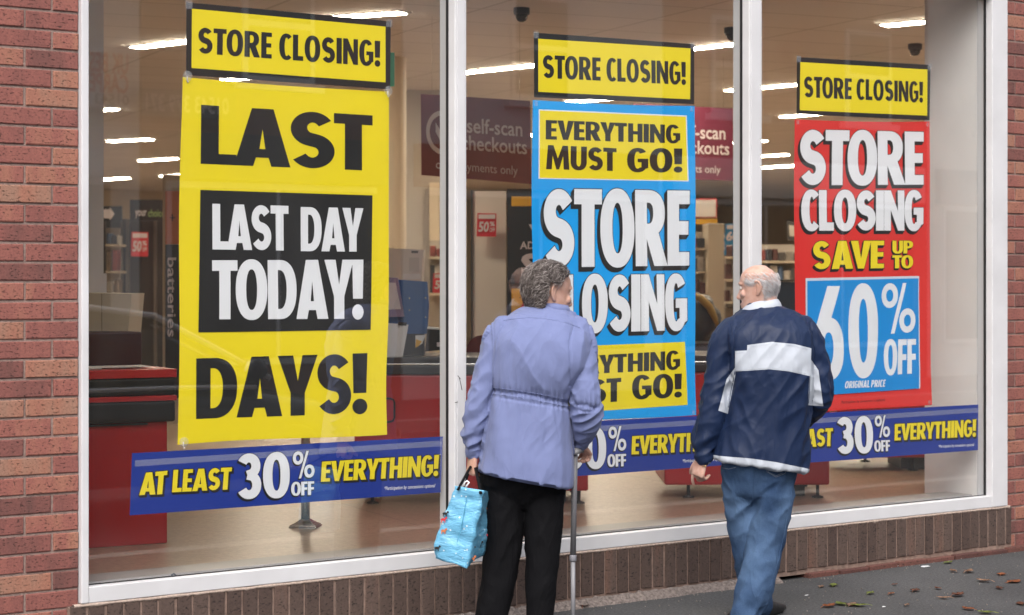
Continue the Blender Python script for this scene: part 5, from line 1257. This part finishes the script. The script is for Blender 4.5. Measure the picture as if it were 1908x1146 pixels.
def ringq(a, b, c, d_, za=0, zb=0, n=10):
    """closed ring through four picture points: front left, front right, back right, back left"""
    pts = [D(a[0], a[1], ZB - .02 + za), D(b[0], b[1], ZB - .06 + za), D(c[0], c[1], ZB + .10 + zb), D(d_[0], d_[1], ZB + .13 + zb)]; out = []
    for i in range(4):
        for k in range(n): out.append(pts[i] * (1 - k / n) + pts[(i + 1) % 4] * (k / n))
    return out
keys = [((847,905),(901,913.5),(910,916),(857,908)), ((838,935),(895,945),(909,948),(850,938)), ((829,960),(888,975),(908,975),(842,962)), ((819,990),(880,1010),(907,1003),(832,992)), ((810,1015),(873,1040),(905,1026),(826,1012)), ((812,1040),(869,1057.5),(900,1034),(832,1030))]
rings = []
for i in range(len(keys) - 1):
    for k in range(7):
        t = k / 7; q = [tuple(keys[i][j][m_] * (1 - t) + keys[i+1][j][m_] * t for m_ in (0, 1)) for j in range(4)]; rings.append(ringq(*q))
rings.append(ringq(*keys[-1])); cc = sum((p for p in rings[-1]), Vector()) / len(rings[-1])
rv = [[bm.verts.new(p) for p in r] for r in rings]; n_ = len(rv[0])
for i in range(len(rv) - 1):
    for k in range(n_): bm.faces.new((rv[i][k], rv[i][(k+1) % n_], rv[i+1][(k+1) % n_], rv[i+1][k]))
bm.faces.new(rv[-1]); bm.normal_update()
for v in bm.verts:
    k = .010 * noise.noise(Vector((v.co.x * 12, v.co.y * 12, v.co.z * 26))) + .004 * noise.noise(Vector((v.co.x * 30, v.co.y * 30, v.co.z * 70))); v.co += v.normal * k
bmesh.ops.solidify(bm, geom=bm.faces[:], thickness=.0012)
build("bag_body", bm, bag_mat(), bag, True)
Hd = PW(882, 866, 0)
for (a, b, za) in (((853, 907), (896, 914), -.045), ((862, 909), (906, 917), .11)):
    bm = bmesh.new(); L1 = D(a[0], a[1] + 6, ZB + za); L2 = D(b[0], b[1] + 6, ZB + za - (.03 if za < 0 else 0)); off = FW * (za * .08)
    pts = [L1, L1 * .5 + (Hd + off) * .5 + RT * -.004, Hd + off + RT * -.006 + UP * .002, Hd + off + UP * .008, Hd + off + RT * .006 + UP * .002, L2 * .5 + (Hd + off) * .5 + RT * .004, L2]
    tube(bm, pts, [.0068] * len(pts), 8, flat=.35); build("handle", bm, M['trousers'], bag, True)
bm = bmesh.new(); rnd = random.Random(2)
tube(bm, [D(a, b, ZB - .03) for a, b in ((864, 906), (866, 899), (870, 896), (874, 899), (871, 903), (868, 908))], .004, 6, flat=.4); build("white_tag", bm, M['white_ink'], bag, True)
bm = bmesh.new(); tube(bm, [D(a, b, ZB - (.02 + .04 * (i / 3)) - .014) for i, (a, b) in enumerate(((873, 910), (866, 950), (859, 985), (852, 1010)))], .0016, 5); build("seam", bm, mat("bag_seam", (.05, .26, .42), .5), bag)
def motif(px, py, s, m, z):
    bm = bmesh.new(); a0 = rnd.uniform(0, 6)
    def blob(cx, cy, rx, ry):
        c = [bm.verts.new(D(px + cx + rx * math.cos(2*PI*k/10), py + cy + ry * math.sin(2*PI*k/10), z)) for k in range(10)]; f = bm.faces.new(c)
    blob(0, 0, 3.6 * s, 1.9 * s); blob(3.9 * s, -2.2 * s, 1.6 * s, 1.5 * s); 
    for k in (-2.4, 2.2): blob(k * s, 2.9 * s, .7 * s, 1.6 * s)
    build("animal_motif", bm, m, bag)
for px, py, c in ((826,968,'tag_red'),(826,989,'orange'),(829,957,'rubber'),(814,1021,'rubber'),(893,1013,'rubber'),(879,1022,'rubber'),(880,1040,'orange'),(901,950,'orange'),(893,966,'rubber'),(896,990,'white_ink'),(902,1000,'tag_red'),(884,1000,'white_ink')):
    zz = ZB - .036 if px < 850 else ZB - .052 + max(0, (px - 872)) * .0048 - .012
    motif(px, py, 1.35, M[c], zz)

# ================================================= bald person in the navy jacket
ZM = 8.85
PM = lambda px, py, d=0: D(px, py, ZM + d)
foot = D(1412, 1160, ZM); foot.z = 0
pm = empty("person", foot, "balding person in a navy jacket with a white back stripe and blue jeans", "person")
Hm = PM(1413, 540, .03); mx_, my_, mz_ = basis((-RT * .93 + FW * .40) - UP * .10)
bm = bmesh.new()
T2 = add_head(bm, Hm, mx_, my_, mz_, .90, PM(1421, 604, .01), .056)
ringloft(bm, spans(PM, [(1390,585,1452,583,.06,.02),(1362,612,1500,610,.10,0),(1365,690,1505,690,.12,0),(1366,760,1495,760,.11,0),(1364,820,1480,826,.09,0),(1368,855,1470,860,.07,0)]))
limb(bm, [(PM(1372,622),.045),(PM(1343,690),.036),(PM(1327,775),.03),(PM(1315,815),.026),(PM(1311,857),.025)])
limb(bm, [(PM(1490,622),.045),(PM(1521,690),.034),(PM(1522,742,.02),.028),(PM(1508,766,.08),.022),(PM(1482,794,.22),.021)])
for xs, dd in ((((1445,880),(1432,985),(1414,1070),(1396,1160)), (0,-.02,-.06,-.11)), (((1378,880),(1388,985),(1398,1070),(1416,1140)), (0,.04,.08,.12))):
    limb(bm, [(PM(x, y, d), r) for (x, y), d, r in zip(xs, dd, (.058, .052, .044, .034))])
add_hand(bm, PM(1310, 852, 0), (-UP * 1 - RT * .30 + FW * .05), RT * .75 + FW * .65, FW * .7 - RT * .7, ((12, 22, 12), (38, 52, 25), (52, 60, 30), (58, 62, 32)), .92, (.75, .55, .1))
add_hand(bm, PM(1478, 797, .23), (-RT * .6 + FW * .6 - UP * .5), -RT * .5 - FW * .5, UP, ((30, 40, 25),) * 4, .92)
fuse("body", bm, [M['skin_b']], pm, .0032, 3, .45)
bm = bmesh.new(); c = PM(1313.5, 868, -.022)
ringp = [c + RT * (.0105 * math.cos(2*PI*k/18)) + FW * (.0105 * math.sin(2*PI*k/18)) + UP * (.004 * math.cos(2*PI*k/18)) for k in range(19)]
tube(bm, ringp, .0018, 6, cap=False); build("ring", bm, mat("gold", (.75, .52, .22), .25, 1), pm, True)
for sx in (-1, 1):
    bm = bmesh.new(); bmesh.ops.create_uvsphere(bm, u_segments=14, v_segments=10, radius=.0105)
    for v in bm.verts: v.co = v.co + T2((sx * .031, .0745, .0165))
    build("eye", bm, mat("eye_white", (.65, .62, .60), .2), pm, True)
# white fringe of hair at sides and back
bm = bmesh.new(); ringloft(bm, [[T2(p) for p in r] for r in head_rings(out=.001, n=60)]); bmesh.ops.subdivide_edges(bm, edges=bm.edges[:], cuts=1, use_grid_fill=True)
inv2 = lambda p: ((p - Hm).dot(mx_) / .90, (p - Hm).dot(my_) / .90, (p - Hm).dot(mz_) / .90)
def fringe(x, y, z):
    if z < -.055 - y * .1 or y > .045: return 0
    if y > -.040 and z < .036: return 0
    top = .052 if y > -.03 else .052 - (-.03 - y) * .25
    if z > top + .035: return 0
    return 1 if z < top else .22
bm.normal_update(); roots = [(f.calc_center_median(), f.normal.copy(), f.calc_area() * fringe(*inv2(f.calc_center_median()))) for f in bm.faces]
bm.free(); roots = [r for r in roots if r[2] > 0]; rnd = random.Random(8); hs = []
for i in rnd.choices(range(len(roots)), weights=[r[2] for r in roots], k=2600):
    c, n_, a = roots[i]; l = inv2(c); c = c + Vector((rnd.gauss(0, .003), rnd.gauss(0, .003), rnd.gauss(0, .003)))
    flow = -mz_ * .75 - my_ * .65; flow = (flow - n_ * flow.dot(n_)).normalized(); flow = Matrix.Rotation(rnd.gauss(0, .22), 3, n_) @ flow
    L_ = rnd.uniform(.018, .032); th = rnd.uniform(.0008, .0045)
    pts = [c + n_ * (th * min(1, 3 * t + .1) * (1 - .55 * t * t)) + flow * (L_ * t) - n_ * (.0035 * t * t) for t in (0, .25, .5, .75, 1)]
    hs.append((pts, rnd.uniform(.0006, .0010)))
hairs("hair", hs, M['hair_white'], pm, .001)
# --- jacket
bm = bmesh.new()
ringloft(bm, spans(PM, [(1391,566,1449,564,.060,.03),(1387,577,1453,572,.074,.03),(1368,590,1482,584,.100,.02),(1354,604,1506,604,.126,.005),(1350,632,1514,634,.145,-.01),(1358,680,1514,684,.155,-.015),(1359,730,1510,735,.152,-.01),(1350,785,1507,795,.152,0),(1338,826,1505,845,.158,0),(1329.5,852,1503,877,.162,0)], 56))
limb(bm, [(PM(1372,612),.062),(PM(1356,630),.066),(PM(1346,655),.062),(PM(1342,690),.060),(PM(1334,735),.058),(PM(1326,780),.056),(PM(1315,812),.052),(PM(1310,830),.044),(PM(1311,840),.037),(PM(1311,857),.036)], 26)
limb(bm, [(PM(1488,612),.064),(PM(1504,630),.066),(PM(1513,655),.062),(PM(1521,686),.059),(PM(1525,720),.057),(PM(1523,746,.02),.052),(PM(1508,768,.08),.044),(PM(1492,784,.17),.038),(PM(1482,794,.22),.034)], 26)
LM = [PM(1372,612), PM(1342,690), PM(1326,780), PM(1311,857)]; RM = [PM(1488,612), PM(1521,686), PM(1523,746,.02), PM(1482,794,.22)]
def jk_fold(c, n):
    px, py = PXY(c); dl, s1 = dseg(c, LM); dr, s2 = dseg(c, RM)
    edge_l = 1371 - max(0, py - 690) * .27; arm = (px < edge_l and dl < .085) or (px > 1511 and dr < .085)
    o = .0010 * noise.noise(c * 30) + .0026 * fold(c, (UP * .7 + RT * .7).normalized(), 32, 6, 27) * max(0, noise.noise(c * 5) + .3)
    if arm:
        s = s1 if dl < dr else s2; w_ = .0065 + .0075 * math.exp(-((s - .36) / .12) ** 2) + .007 * math.exp(-((s - .53) / .06) ** 2)
        o += w_ * fold(c, (RT * .75 + UP * .55 * (1 if dl < dr else -1)).normalized(), 19, 5, 6.3)
    else:
        o += .0085 * fold(c, (UP * .75 + RT * .66).normalized(), 13, 2.6, 2) + .0055 * fold(c, (UP * .9 - RT * .3).normalized(), 17, 4, 12) * min(1, max(0, (py - 560) / 60))
        if py > 700: o += .0035 * noise.noise(Vector((px * .05, py * .012, 2)))
        if 600 < py < 700: o -= .004 * math.exp(-((px - 1370) / 2) ** 2) + .004 * math.exp(-((px - 1511) / 2) ** 2)
    return o
PANELS = {'back': [(1369.5,654),(1392,653),(1392.5,643),(1437,637),(1480,641),(1512,649),(1510,701),(1470,692),(1433,688),(1400,690.5),(1369.5,692)],
          'left': [(1371,683),(1370,700),(1356,771),(1338.5,765),(1354,706)], 'right': [(1510,668),(1525,690),(1534,757),(1506,755),(1507.5,715)], 'hem': [(1320,846),(1340,849.5),(1400,854.5),(1445,861),(1503,873),(1520,877),(1520,905),(1320,905)]}
def paint(me):
    displace(me, jk_fold)
    bm = bmesh.new(); bm.from_mesh(me)
    for nm, poly in PANELS.items():
        cx = [p[0] for p in poly]; cy = [p[1] for p in poly]
        for a, b in zip(poly, poly[1:] + poly[:1]):
            A, B = ray(*a), ray(*b); no = A.cross(B).normalized()
            if nm == 'hem' and (a[1] > 890 or b[1] > 890): continue
            g = [f for f in bm.faces if (lambda q: min(cx) - 8 < q[0] < max(cx) + 8 and min(cy) - 8 < q[1] < max(cy) + 8)(PXY(f.calc_center_median())) and (nm == 'hem' or f.normal.dot(FW) < .35)]
            geom = set(g); [geom.update(f.verts) or geom.update(f.edges) for f in g]
            bmesh.ops.bisect_plane(bm, geom=list(geom), plane_co=CAM, plane_no=no, dist=1e-5)
        bm.normal_update()
        for f in bm.faces:
            q = PXY(f.calc_center_median())
            if not (min(cx) < q[0] < max(cx) and min(cy) < q[1] < max(cy)): continue
            if nm == 'hem':
                if f.normal.dot(FW) < .0:
                    ins = False
                else: ins = None
            ins = False
            for (x0, y0), (x1, y1) in zip(poly, poly[1:] + poly[:1]):
                if (y0 > q[1]) != (y1 > q[1]) and q[0] < (x1 - x0) * (q[1] - y0) / (y1 - y0) + x0: ins = not ins
            if ins and (nm == 'hem' or f.normal.dot(FW) < .3):
                if nm == 'hem' and q[0] < 1329 and q[1] < 862: continue
                f.material_index = 1
    bm.to_mesh(me); bm.free()
jk = fuse("jacket", bm, [M['jacket'], M['jacket_white']], pm, .0055, 5, .5, paint)
bm = bmesh.new(); cr_ = spans(PM, [(1381,584,1455,575,.078,.03),(1385,577,1453,568,.075,.032),(1390,571,1449,561,.067,.035),(1394,569,1446,559,.060,.036)], 44)
for a, b in zip(cr_, cr_[1:]):
    va = [bm.verts.new(p) for p in a]; vb = [bm.verts.new(p) for p in b]
    for k in range(44): bm.faces.new((va[k], va[(k+1) % 44], vb[(k+1) % 44], vb[k]))
bmesh.ops.remove_doubles(bm, verts=bm.verts[:], dist=.0004)
for v in bm.verts: v.co.z -= (v.co - PM(1420, 565, .03)).dot(FW) * .16
bmesh.ops.solidify(bm, geom=bm.faces[:], thickness=.005); build("collar", bm, M['jacket_white'], jk, True)
bm = bmesh.new(); tube(bm, [PM(1310,838), PM(1310.5,846), PM(1311,858)], [.0385, .0375, .0370], 28); build("cuff", bm, M['jacket'], jk, True)
for pts in ([(1362,598),(1366,625),(1369,655)], [(1369.5,692),(1362,730),(1357,765)], [(1503,598),(1509,625),(1512,648)], [(1509,700),(1508,730),(1506,756)]): seam(jk, pts, .0016, M['jacket'], jk)
for pts in ([(1371,657),(1391,656)], [(1394,646),(1437,640.5),(1480,644.5),(1510,652)], [(1371,689),(1400,687.5),(1433,685),(1470,689),(1508,698)]): seam(jk, pts, .0011, M['jacket_white'], jk)
# --- jeans
bm = bmesh.new()
ringloft(bm, spans(PM, [(1354,800,1494,805,.115,0),(1347,845,1489,857,.125,0),(1348,868,1484,880,.12,0),(1352,892,1478,902,.105,0),(1358,912,1472,922,.085,0),(1372,934,1458,942,.05,0)]))
limb(bm, [(PM(1441,862),.100),(PM(1437,930,-.01),.089),(PM(1430,990,-.02),.081),(PM(1420,1040,-.04),.077),(PM(1407,1090,-.07),.073),(PM(1393,1130,-.09),.060),(PM(1388,1150,-.11),.057),(PM(1387,1165,-.11),.057)], 26)
limb(bm, [(PM(1379,870),.080),(PM(1383,930,.02),.074),(PM(1388,990,.04),.068),(PM(1396,1050,.07),.063),(PM(1408,1100,.10),.058),(PM(1413,1136,.12),.056)], 26)
def jn_fold(c, n):
    px, py = PXY(c); o = .0015 * noise.noise(c * 35)
    k = .0070 + .007 * math.exp(-((py - 930) / 40) ** 2) + .008 * math.exp(-((py - 1120) / 30) ** 2)
    o += k * fold(c, (UP * .7 + RT * .7).normalized(), 13, 4, 8); return o + .0025 * fold(c, (UP * .5 - RT * .85).normalized(), 15, 5, 18)
jn = fuse("jeans", bm, [M['denim']], pm, .006, 4, .5, lambda me: displace(me, jn_fold))
st_m = mat("denim_stitch", (.20, .24, .32), .8)
for pts in ([(1346,872),(1358,874),(1374,870)], [(1427,868),(1429,879),(1446,889),(1463,882),(1466,870)], [(1430,872),(1432,880),(1446,886.5),(1461,880)]): seam(jn, pts, .0012, st_m, jn)
seam(jn, [(1404,872),(1405,895),(1402,925),(1400,948)], .0018, M['denim'], jn)
seam(jn, [(1480,884),(1472,930),(1463,985),(1450,1045),(1432,1100)], .0018, M['denim'], jn, 10)
for (px, dd, fd) in ((1391, -.13, FW * .8 - RT * .1), (1418, .13, FW * .8 + RT * .45)):
    p = PM(px, 1160, dd) + Vector(fd).normalized() * .045; p.z = 0; shoe(p, fd, pm)

# ---------------------------------------------------------------- leaves and litter on the pavement
def leaf_mat(nm, a, b_):
    m = mat(nm, a, .7, spec=.3, noise_amt=.35, noise_scale=60); return m
LC = {'orange': leaf_mat("leaf_orange", (.36, .13, .055), 0), 'tan': leaf_mat("leaf_tan", (.34, .21, .14), 0), 'green': leaf_mat("leaf_green", (.22, .26, .06), 0), 'brown': leaf_mat("leaf_brown", (.19, .08, .05), 0)}
def leaf(px, py, c, s, rot, label, zoff=.004):
    g = G(px, py, zoff); rnd = random.Random(int(px * 31 + py)); bm = bmesh.new(); n = 9; prev = None; curl = rnd.uniform(.05, .28); L_ = .066 * s; ax = Vector((math.cos(rot), math.sin(rot), 0)); sd_ = Vector((-ax.y, ax.x, 0))
    for i in range(n + 1):
        t = i / n; w_ = .019 * s * (math.sin(PI * t ** .8) + .05) * (1 + .28 * math.sin(t * 26 + rnd.random()))
        z = curl * .03 * s * (t - .5) ** 2 * 4 + .003
        q = [g + ax * (L_ * (t - .5)) + sd_ * (w_ * k) + UP * (z + abs(k) * w_ * curl + .003 * noise.noise(Vector((t * 5, k * 3, px)))) for k in (-1, -.5, 0, .5, 1)]
        cur = [bm.verts.new(p) for p in q]
        if prev:
            for k in range(4): bm.faces.new((prev[k], cur[k], cur[k+1], prev[k+1]))
        prev = cur
    bmesh.ops.solidify(bm, geom=bm.faces[:], thickness=.0007)
    tube(bm, [g - ax * (L_ * .8) + UP * .004, g - ax * (L_ * .5) + UP * (.003 + curl * .03 * s), g + ax * (L_ * .3) + UP * .006], [.0009, .0013, .0007], 5)
    tag(build("fallen_leaf", bm, LC[c], None, True), label, "leaf", "fallen leaves on the pavement")
spots = [(1622,1106,'green',1.0,.4,"pale green leaf lying right of the jeans"), (1553,1091,'green',1.2,.7,"small green leaf just right of the jeans"), (1545,1130,'orange',1.4,.2,"orange leaf at the left end of the leaf heap near the jeans"), (1566,1126,'green',1.3,1.2,"olive leaf on top of the leaf heap near the jeans"),
    (1588,1127,'tan',1.5,.5,"large tan leaf in the leaf heap near the jeans"), (1600,1129,'green',1.2,2.4,"olive leaf at the right end of the leaf heap near the jeans"), (1767,1049,'green',1.1,.2,"yellow green leaf close to the foot of the wall"), (1776,1065,'tan',1.0,1.1,"tan leaf just below the yellow green leaf"),
    (1805,1066,'tan',1.3,.3,"pair-like tan leaf below the plinth's right end"), (1866,1070,'orange',1.2,.6,"curled orange leaf beside the right brick wall"), (1832,1083,'tan',1.3,1.7,"upright tan leaf on the right side of the pavement"), (1890,1084,'orange',1.6,.1,"biggest orange leaf at the right edge of the pavement"),
    (1862,1096,'brown',1.0,.9,"dark brown leaf under the biggest orange leaf"), (1785,1110,'brown',1.5,.2,"broad brown leaf at lower right"), (1705,1101,'brown',1.2,.5,"red brown leaf midway along the pavement"), (1757,1115,'tan',1.0,2.2,"small tan leaf left of the broad brown leaf"),
    (1747,1097,'brown',.8,1.2,"tiny brown leaf above the small tan leaf"), (1661,1107,'orange',.8,.3,"tiny orange leaf near the middle of the pavement"), (1803,1135,'orange',1.1,1.5,"orange leaf at the bottom edge of the pavement"), (1902,1125,'brown',1.2,.8,"reddish leaf in the bottom right corner"), (1836,1142,'green',1.2,2.0,"green leaf at the bottom edge of the pavement"),
    (1203,1112,'orange',1.5,.25,"orange leaf against the foot of the plinth between the two people"), (1113,1123,'tan',2.0,.35,"dry tan leaf against the plinth by the walking stick"), (1085,1130,'brown',1.6,.9,"crumpled brown leaf right beside the walking stick"), (1452,1133,'orange',1.5,.2,"orange leaf by the jeans hem"), (1440,1128,'green',1.0,1.2,"olive leaf by the jeans hem"), (1668,1090,'brown',.6,0,"tiny dark leaf fragment by the white scrap"),
    (1690,1128,'tan',.7,.5,"little tan leaf near the bottom middle of the pavement"), (1530,1093,'tan',.8,.6,"little tan leaf above the leaf heap near the jeans")]
for px, py, c, s, r_, lb in spots: leaf(px, py, c, s, r_, lb)
for px, py, s, lb in ((1724, 1056, .055, "flat white paper scrap near the foot of the wall"), (1672, 1055, .02, "small white scrap left of the flat white paper scrap"), (1056, 1134, .022, "white scrap beside the walking stick"), (1186, 1114, .02, "white scrap beside the orange leaf at the plinth"), (1647, 1131, .018, "small white scrap at the bottom of the pavement"), (1503, 1110, .022, "pale scrap right of the jeans")):
    g = G(px, py, .004); bm = bmesh.new(); vv = [bm.verts.new(g + Vector((a * s, b * s * .8, .002 + .004 * noise.noise(Vector((a * 3, b * 3, px)))))) for a, b in ((-.5, -.3), (.4, -.4), (.55, .25), (-.1, .4), (-.5, .2))]
    bm.faces.new(vv); bmesh.ops.solidify(bm, geom=bm.faces[:], thickness=.0008); tag(build("paper_scrap", bm, M['white_ink']), lb, "litter", "paper scraps on the pavement")
bm = bmesh.new(); rnd = random.Random(4)
for k in range(420):
    g = G(rnd.uniform(960, 1908), 0 + rnd.uniform(1040, 1146), 0) if k % 2 else Vector((rnd.uniform(-2, 5), -.05 - abs(rnd.gauss(0, .05)), .0)); g.z = .001
    if g.y > -.045: continue
    r = rnd.uniform(.0012, .0040); bmesh.ops.create_icosphere(bm, subdivisions=1, radius=r, matrix=Matrix.Translation(g + UP * r * .5))
tag(build("grit", bm, mat("grit_stone", (.22, .19, .17), .9, noise_amt=.5, noise_scale=200)), kind='stuff', label="fine grit and crumbs scattered on the dark pavement", cat="grit")

# ---------------------------------------------------------------- the other side of the street, seen mirrored in the panes
YO = -13.6
def V(px, py): p = W(px, py, -YO); return p.x, p.z
M['opp_brick'] = brick_mat("opposite_brick", [(0, (.16, .07, .05)), (.5, (.24, .10, .07)), (1, (.30, .14, .10))])
M['opp_render'] = mat("pale_render", (.76, .75, .73), .85, noise_amt=.06, noise_scale=2)
M['opp_glass'] = mat("opposite_window", (.03, .035, .04), .08)
M['slate'] = mat("slate_roof", (.09, .09, .10), .7, noise_amt=.2, noise_scale=12)
M['opp_orange'] = mat("orange_shopfront", (.50, .20, .06), .6)
def terrace(x0, x1, h, wm, label, fascia, shop_h=2.7):
    e = empty("terraced_shop", ((x0 + x1) / 2, YO, 0), label, "building", "terraced shops across the street")
    bm = bmesh.new(); box(bm, (x0, YO - 8, 0), (x1 - .01, YO, h)); build("wall", bm, wm, e)
    bm = bmesh.new(); yy = YO - 4
    prism(bm, [(x0 - .1, YO + .25, h + .002), (x0 - .1, yy, h + 2.4), (x0 - .1, YO - 8.2, h + .002)], [(x1 - .12, YO + .25, h + .002), (x1 - .12, yy, h + 2.4), (x1 - .12, YO - 8.2, h + .002)]); build("roof", bm, M['slate'], e)
    bm = bmesh.new(); box(bm, (x0 + .15, YO + .004, shop_h), (x1 - .2, YO + .14, shop_h + .55), bev=.01); build("fascia", bm, fascia, e)
    bm = bmesh.new(); box(bm, (x0 + .3, YO + .003, .5), (x1 - .4, YO + .05, shop_h - .02), bev=.01); f = build("shop_window", bm, M['white_frame'], e)
    n = max(2, int((x1 - x0) / 1.6)); wd = (x1 - x0 - .7) / n
    for k in range(n):
        bm = bmesh.new(); box(bm, (x0 + .36 + k * wd, YO + .0502, .58), (x0 + .30 + (k + 1) * wd, YO + .06, shop_h - .1)); build("pane", bm, M['opp_glass'], f)
    n = max(1, int((x1 - x0) / 2.3)); wd = (x1 - x0) / n
    for k in range(n):
        c = x0 + (k + .5) * wd; bm = bmesh.new(); box(bm, (c - .5, YO + .003, 3.9), (c + .5, YO + .05, 5.3), bev=.01); f = build("window", bm, M['white_frame'], e)
        for a, b in ((3.97, 4.56), (4.64, 5.23)):
            bm = bmesh.new(); box(bm, (c - .43, YO + .0502, a), (c + .43, YO + .06, b)); build("pane", bm, M['opp_glass'], f)
        bm = bmesh.new(); box(bm, (c - .6, YO + .002, 3.80), (c + .6, YO + .12, 3.895)); build("sill", bm, M['opp_render'], e)
    return e
a, _ = V(100, 300); b, _ = V(236, 300)
mk = lambda c: mat("fascia_board", c, .5)
ta = terrace(a - 2.5, b + .2, 6.2, M['opp_render'], "pale rendered shop across the street with red lettered panels", mk((.80, .80, .80)))
tb = terrace(b + .22, 8.6, 6.0, M['opp_brick'], "brick shop across the street with a dark phone number fascia", mk((.05, .045, .05)))
tc_ = terrace(8.62, 13.0, 6.6, M['opp_render'], "white rendered shop across the street with an orange shopfront", M['opp_orange'])
td = terrace(13.02, 18.5, 6.1, M['opp_brick'], "brick shop across the street with a cream fascia", mk((.72, .70, .66)))
te = terrace(18.52, 25.0, 6.3, M['opp_render'], "long rendered shop across the street with a grey fascia", mk((.30, .31, .33)))
terrace(-9, a - 2.52, 6.1, M['opp_brick'], "brick shop at the near end of the row across the street", mk((.10, .16, .12)))
e = empty("shop_sign", (a, YO, 2), "white panel with red capitals on the pale shop across the street", "sign")
(x1, z1), (x0, z0) = V(233, 95), V(120, 198); y = YO + .15
bm = bmesh.new(); box(bm, (x0, y, z0), (x1, y + .03, z1), bev=.004); build("sign_panel", bm, M['white_ink'], e)
def opp_text(t, px0, py0, px1, py1, m, par, bold=.02):
    (xa, za), (xb, zb) = V(px0, py1), V(px1, py0)       # picture box; the writing runs from its right end when seen directly
    font_text("lettering", t, None, m, par, None, 0, bold=bold, placer=lambda u, v: Vector((xb + (xa - xb) * u, y + .033, za + (zb - za) * v)))
opp_text("UK BES", 158, 103, 230, 135, M['tag_red'], e); opp_text("CARPE", 158, 141, 230, 172, M['tag_red'], e); opp_text("01543", 168, 179, 231, 194, M['dark_plastic'], e, .01)
e = empty("number_fascia", (5, YO, 3), "dark board with a pale phone number across the street", "sign")
(x1, z1), (x0, z0) = V(430, 176), V(255, 216); y = YO + .16
bm = bmesh.new(); box(bm, (x0, y, z0), (x1, y + .03, z1), bev=.004); build("sign_panel", bm, mk((.06, .05, .05)), e)
opp_text("01543 379 371", 262, 184, 416, 208, M['pale_print'], e)

# ---------------------------------------------------------------- dark car on the road, seen mirrored in the left pane
def car(cx, cy):
    e = empty("parked_car", (cx, cy, -.125), "dark parked car with window trim painted pale for its highlight, seen mirrored in the left pane", "car")
    pnt = mat("car_paint", (.012, .013, .018), .22, .2, coat=.8); zb = -.125
    def prof(zlist, name, m, par, wfun, n=14):
        bm = bmesh.new(); rr = []
        for x, zlo, zhi, w_ in zlist:
            r = []
            for k in range(20):
                a_ = 2*PI*k/20; cs, sn = math.cos(a_), math.sin(a_); zz = (zlo + zhi) / 2 + (zhi - zlo) / 2 * math.copysign(abs(sn) ** .55, sn)
                r.append(Vector((cx + x, cy + w_ * math.copysign(abs(cs) ** .55, cs), zb + zz)))
            rr.append(r)
        ringloft(bm, rr); return build(name, bm, m, par, True)
    body = prof([(-1.98,.45,.70,.60),(-1.90,.30,.88,.76),(-1.5,.22,.93,.83),(-.6,.20,.93,.86),(.4,.20,.93,.86),(1.1,.20,.90,.85),(1.6,.24,.82,.82),(1.95,.32,.70,.74),(2.05,.42,.60,.55)], "body", pnt, e, None)
    prof([(-1.75,.88,.95,.66),(-1.45,.88,1.24,.62),(-1.0,.88,1.41,.60),(-.2,.88,1.46,.60),(.35,.88,1.38,.61),(.85,.88,1.12,.66),(1.15,.88,.93,.70)], "cabin_glass", M['opp_glass'], e, None)
    prof([(-1.42,1.24,1.28,.58),(-1.0,1.38,1.445,.565),(-.2,1.43,1.495,.56),(.30,1.38,1.43,.56),(.48,1.31,1.36,.55)], "roof", pnt, e, None)
    for s in (-1, 1):
        bm = bmesh.new(); tube(bm, [Vector((cx + x, cy + s * w_, zb + z)) for x, z, w_ in ((-1.6,.98,.68),(-1.38,1.27,.62),(-.95,1.42,.59),(-.2,1.47,.585),(.35,1.40,.60),(.85,1.14,.665),(1.2,.95,.72))], .022, 8); build("window_trim", bm, mat("trim_highlight_white", (.8, .8, .82), .25), e, True)  # white in the trim's colour stands for the highlight along the roofline
        bm = bmesh.new(); tube(bm, [Vector((cx + x, cy + s * w_, zb + z)) for x, z, w_ in ((-1.6,.90,.845),(-.6,.915,.875),(.4,.915,.875),(1.0,.90,.865))], .016, 8); build("waist_trim", bm, mat("trim_highlight_white", (.8, .8, .82), .25), e, True)  # same painted highlight, along the waistline
        bm = bmesh.new(); lathe(bm, Vector((cx + 1.0, cy + s * .86, zb + 1.02)), [(.0, -.09), (.07, -.06), (.085, 0), (.06, .06), (0, .08)], 14, (1, 0, .1)); build("mirror", bm, pnt, e, True)
        for wx in (-1.25, 1.32):
            c = Vector((cx + wx, cy + s * .72, zb + .31)); bm = bmesh.new(); lathe(bm, c, [(.22, -.1), (.30, -.1), (.315, -.06), (.315, .1), (.30, .14), (.21, .145)], 28, (0, s, 0)); wl = build("wheel", bm, M['rubber'], e, True)
            bm = bmesh.new(); lathe(bm, c, [(.05, .12), (.20, .135), (.212, .15)], 24, (0, s, 0)); build("rim", bm, M['steel'], wl, True)
        bm = bmesh.new(); bmesh.ops.create_uvsphere(bm, u_segments=14, v_segments=10, radius=1)
        for v in bm.verts: v.co = Vector((cx + 1.86 + v.co.x * .14, cy + s * .58 + v.co.y * .16, zb + .66 + v.co.z * .07))
        build("headlight", bm, M['clear_plastic'], e, True)
car(.50, -5.75)
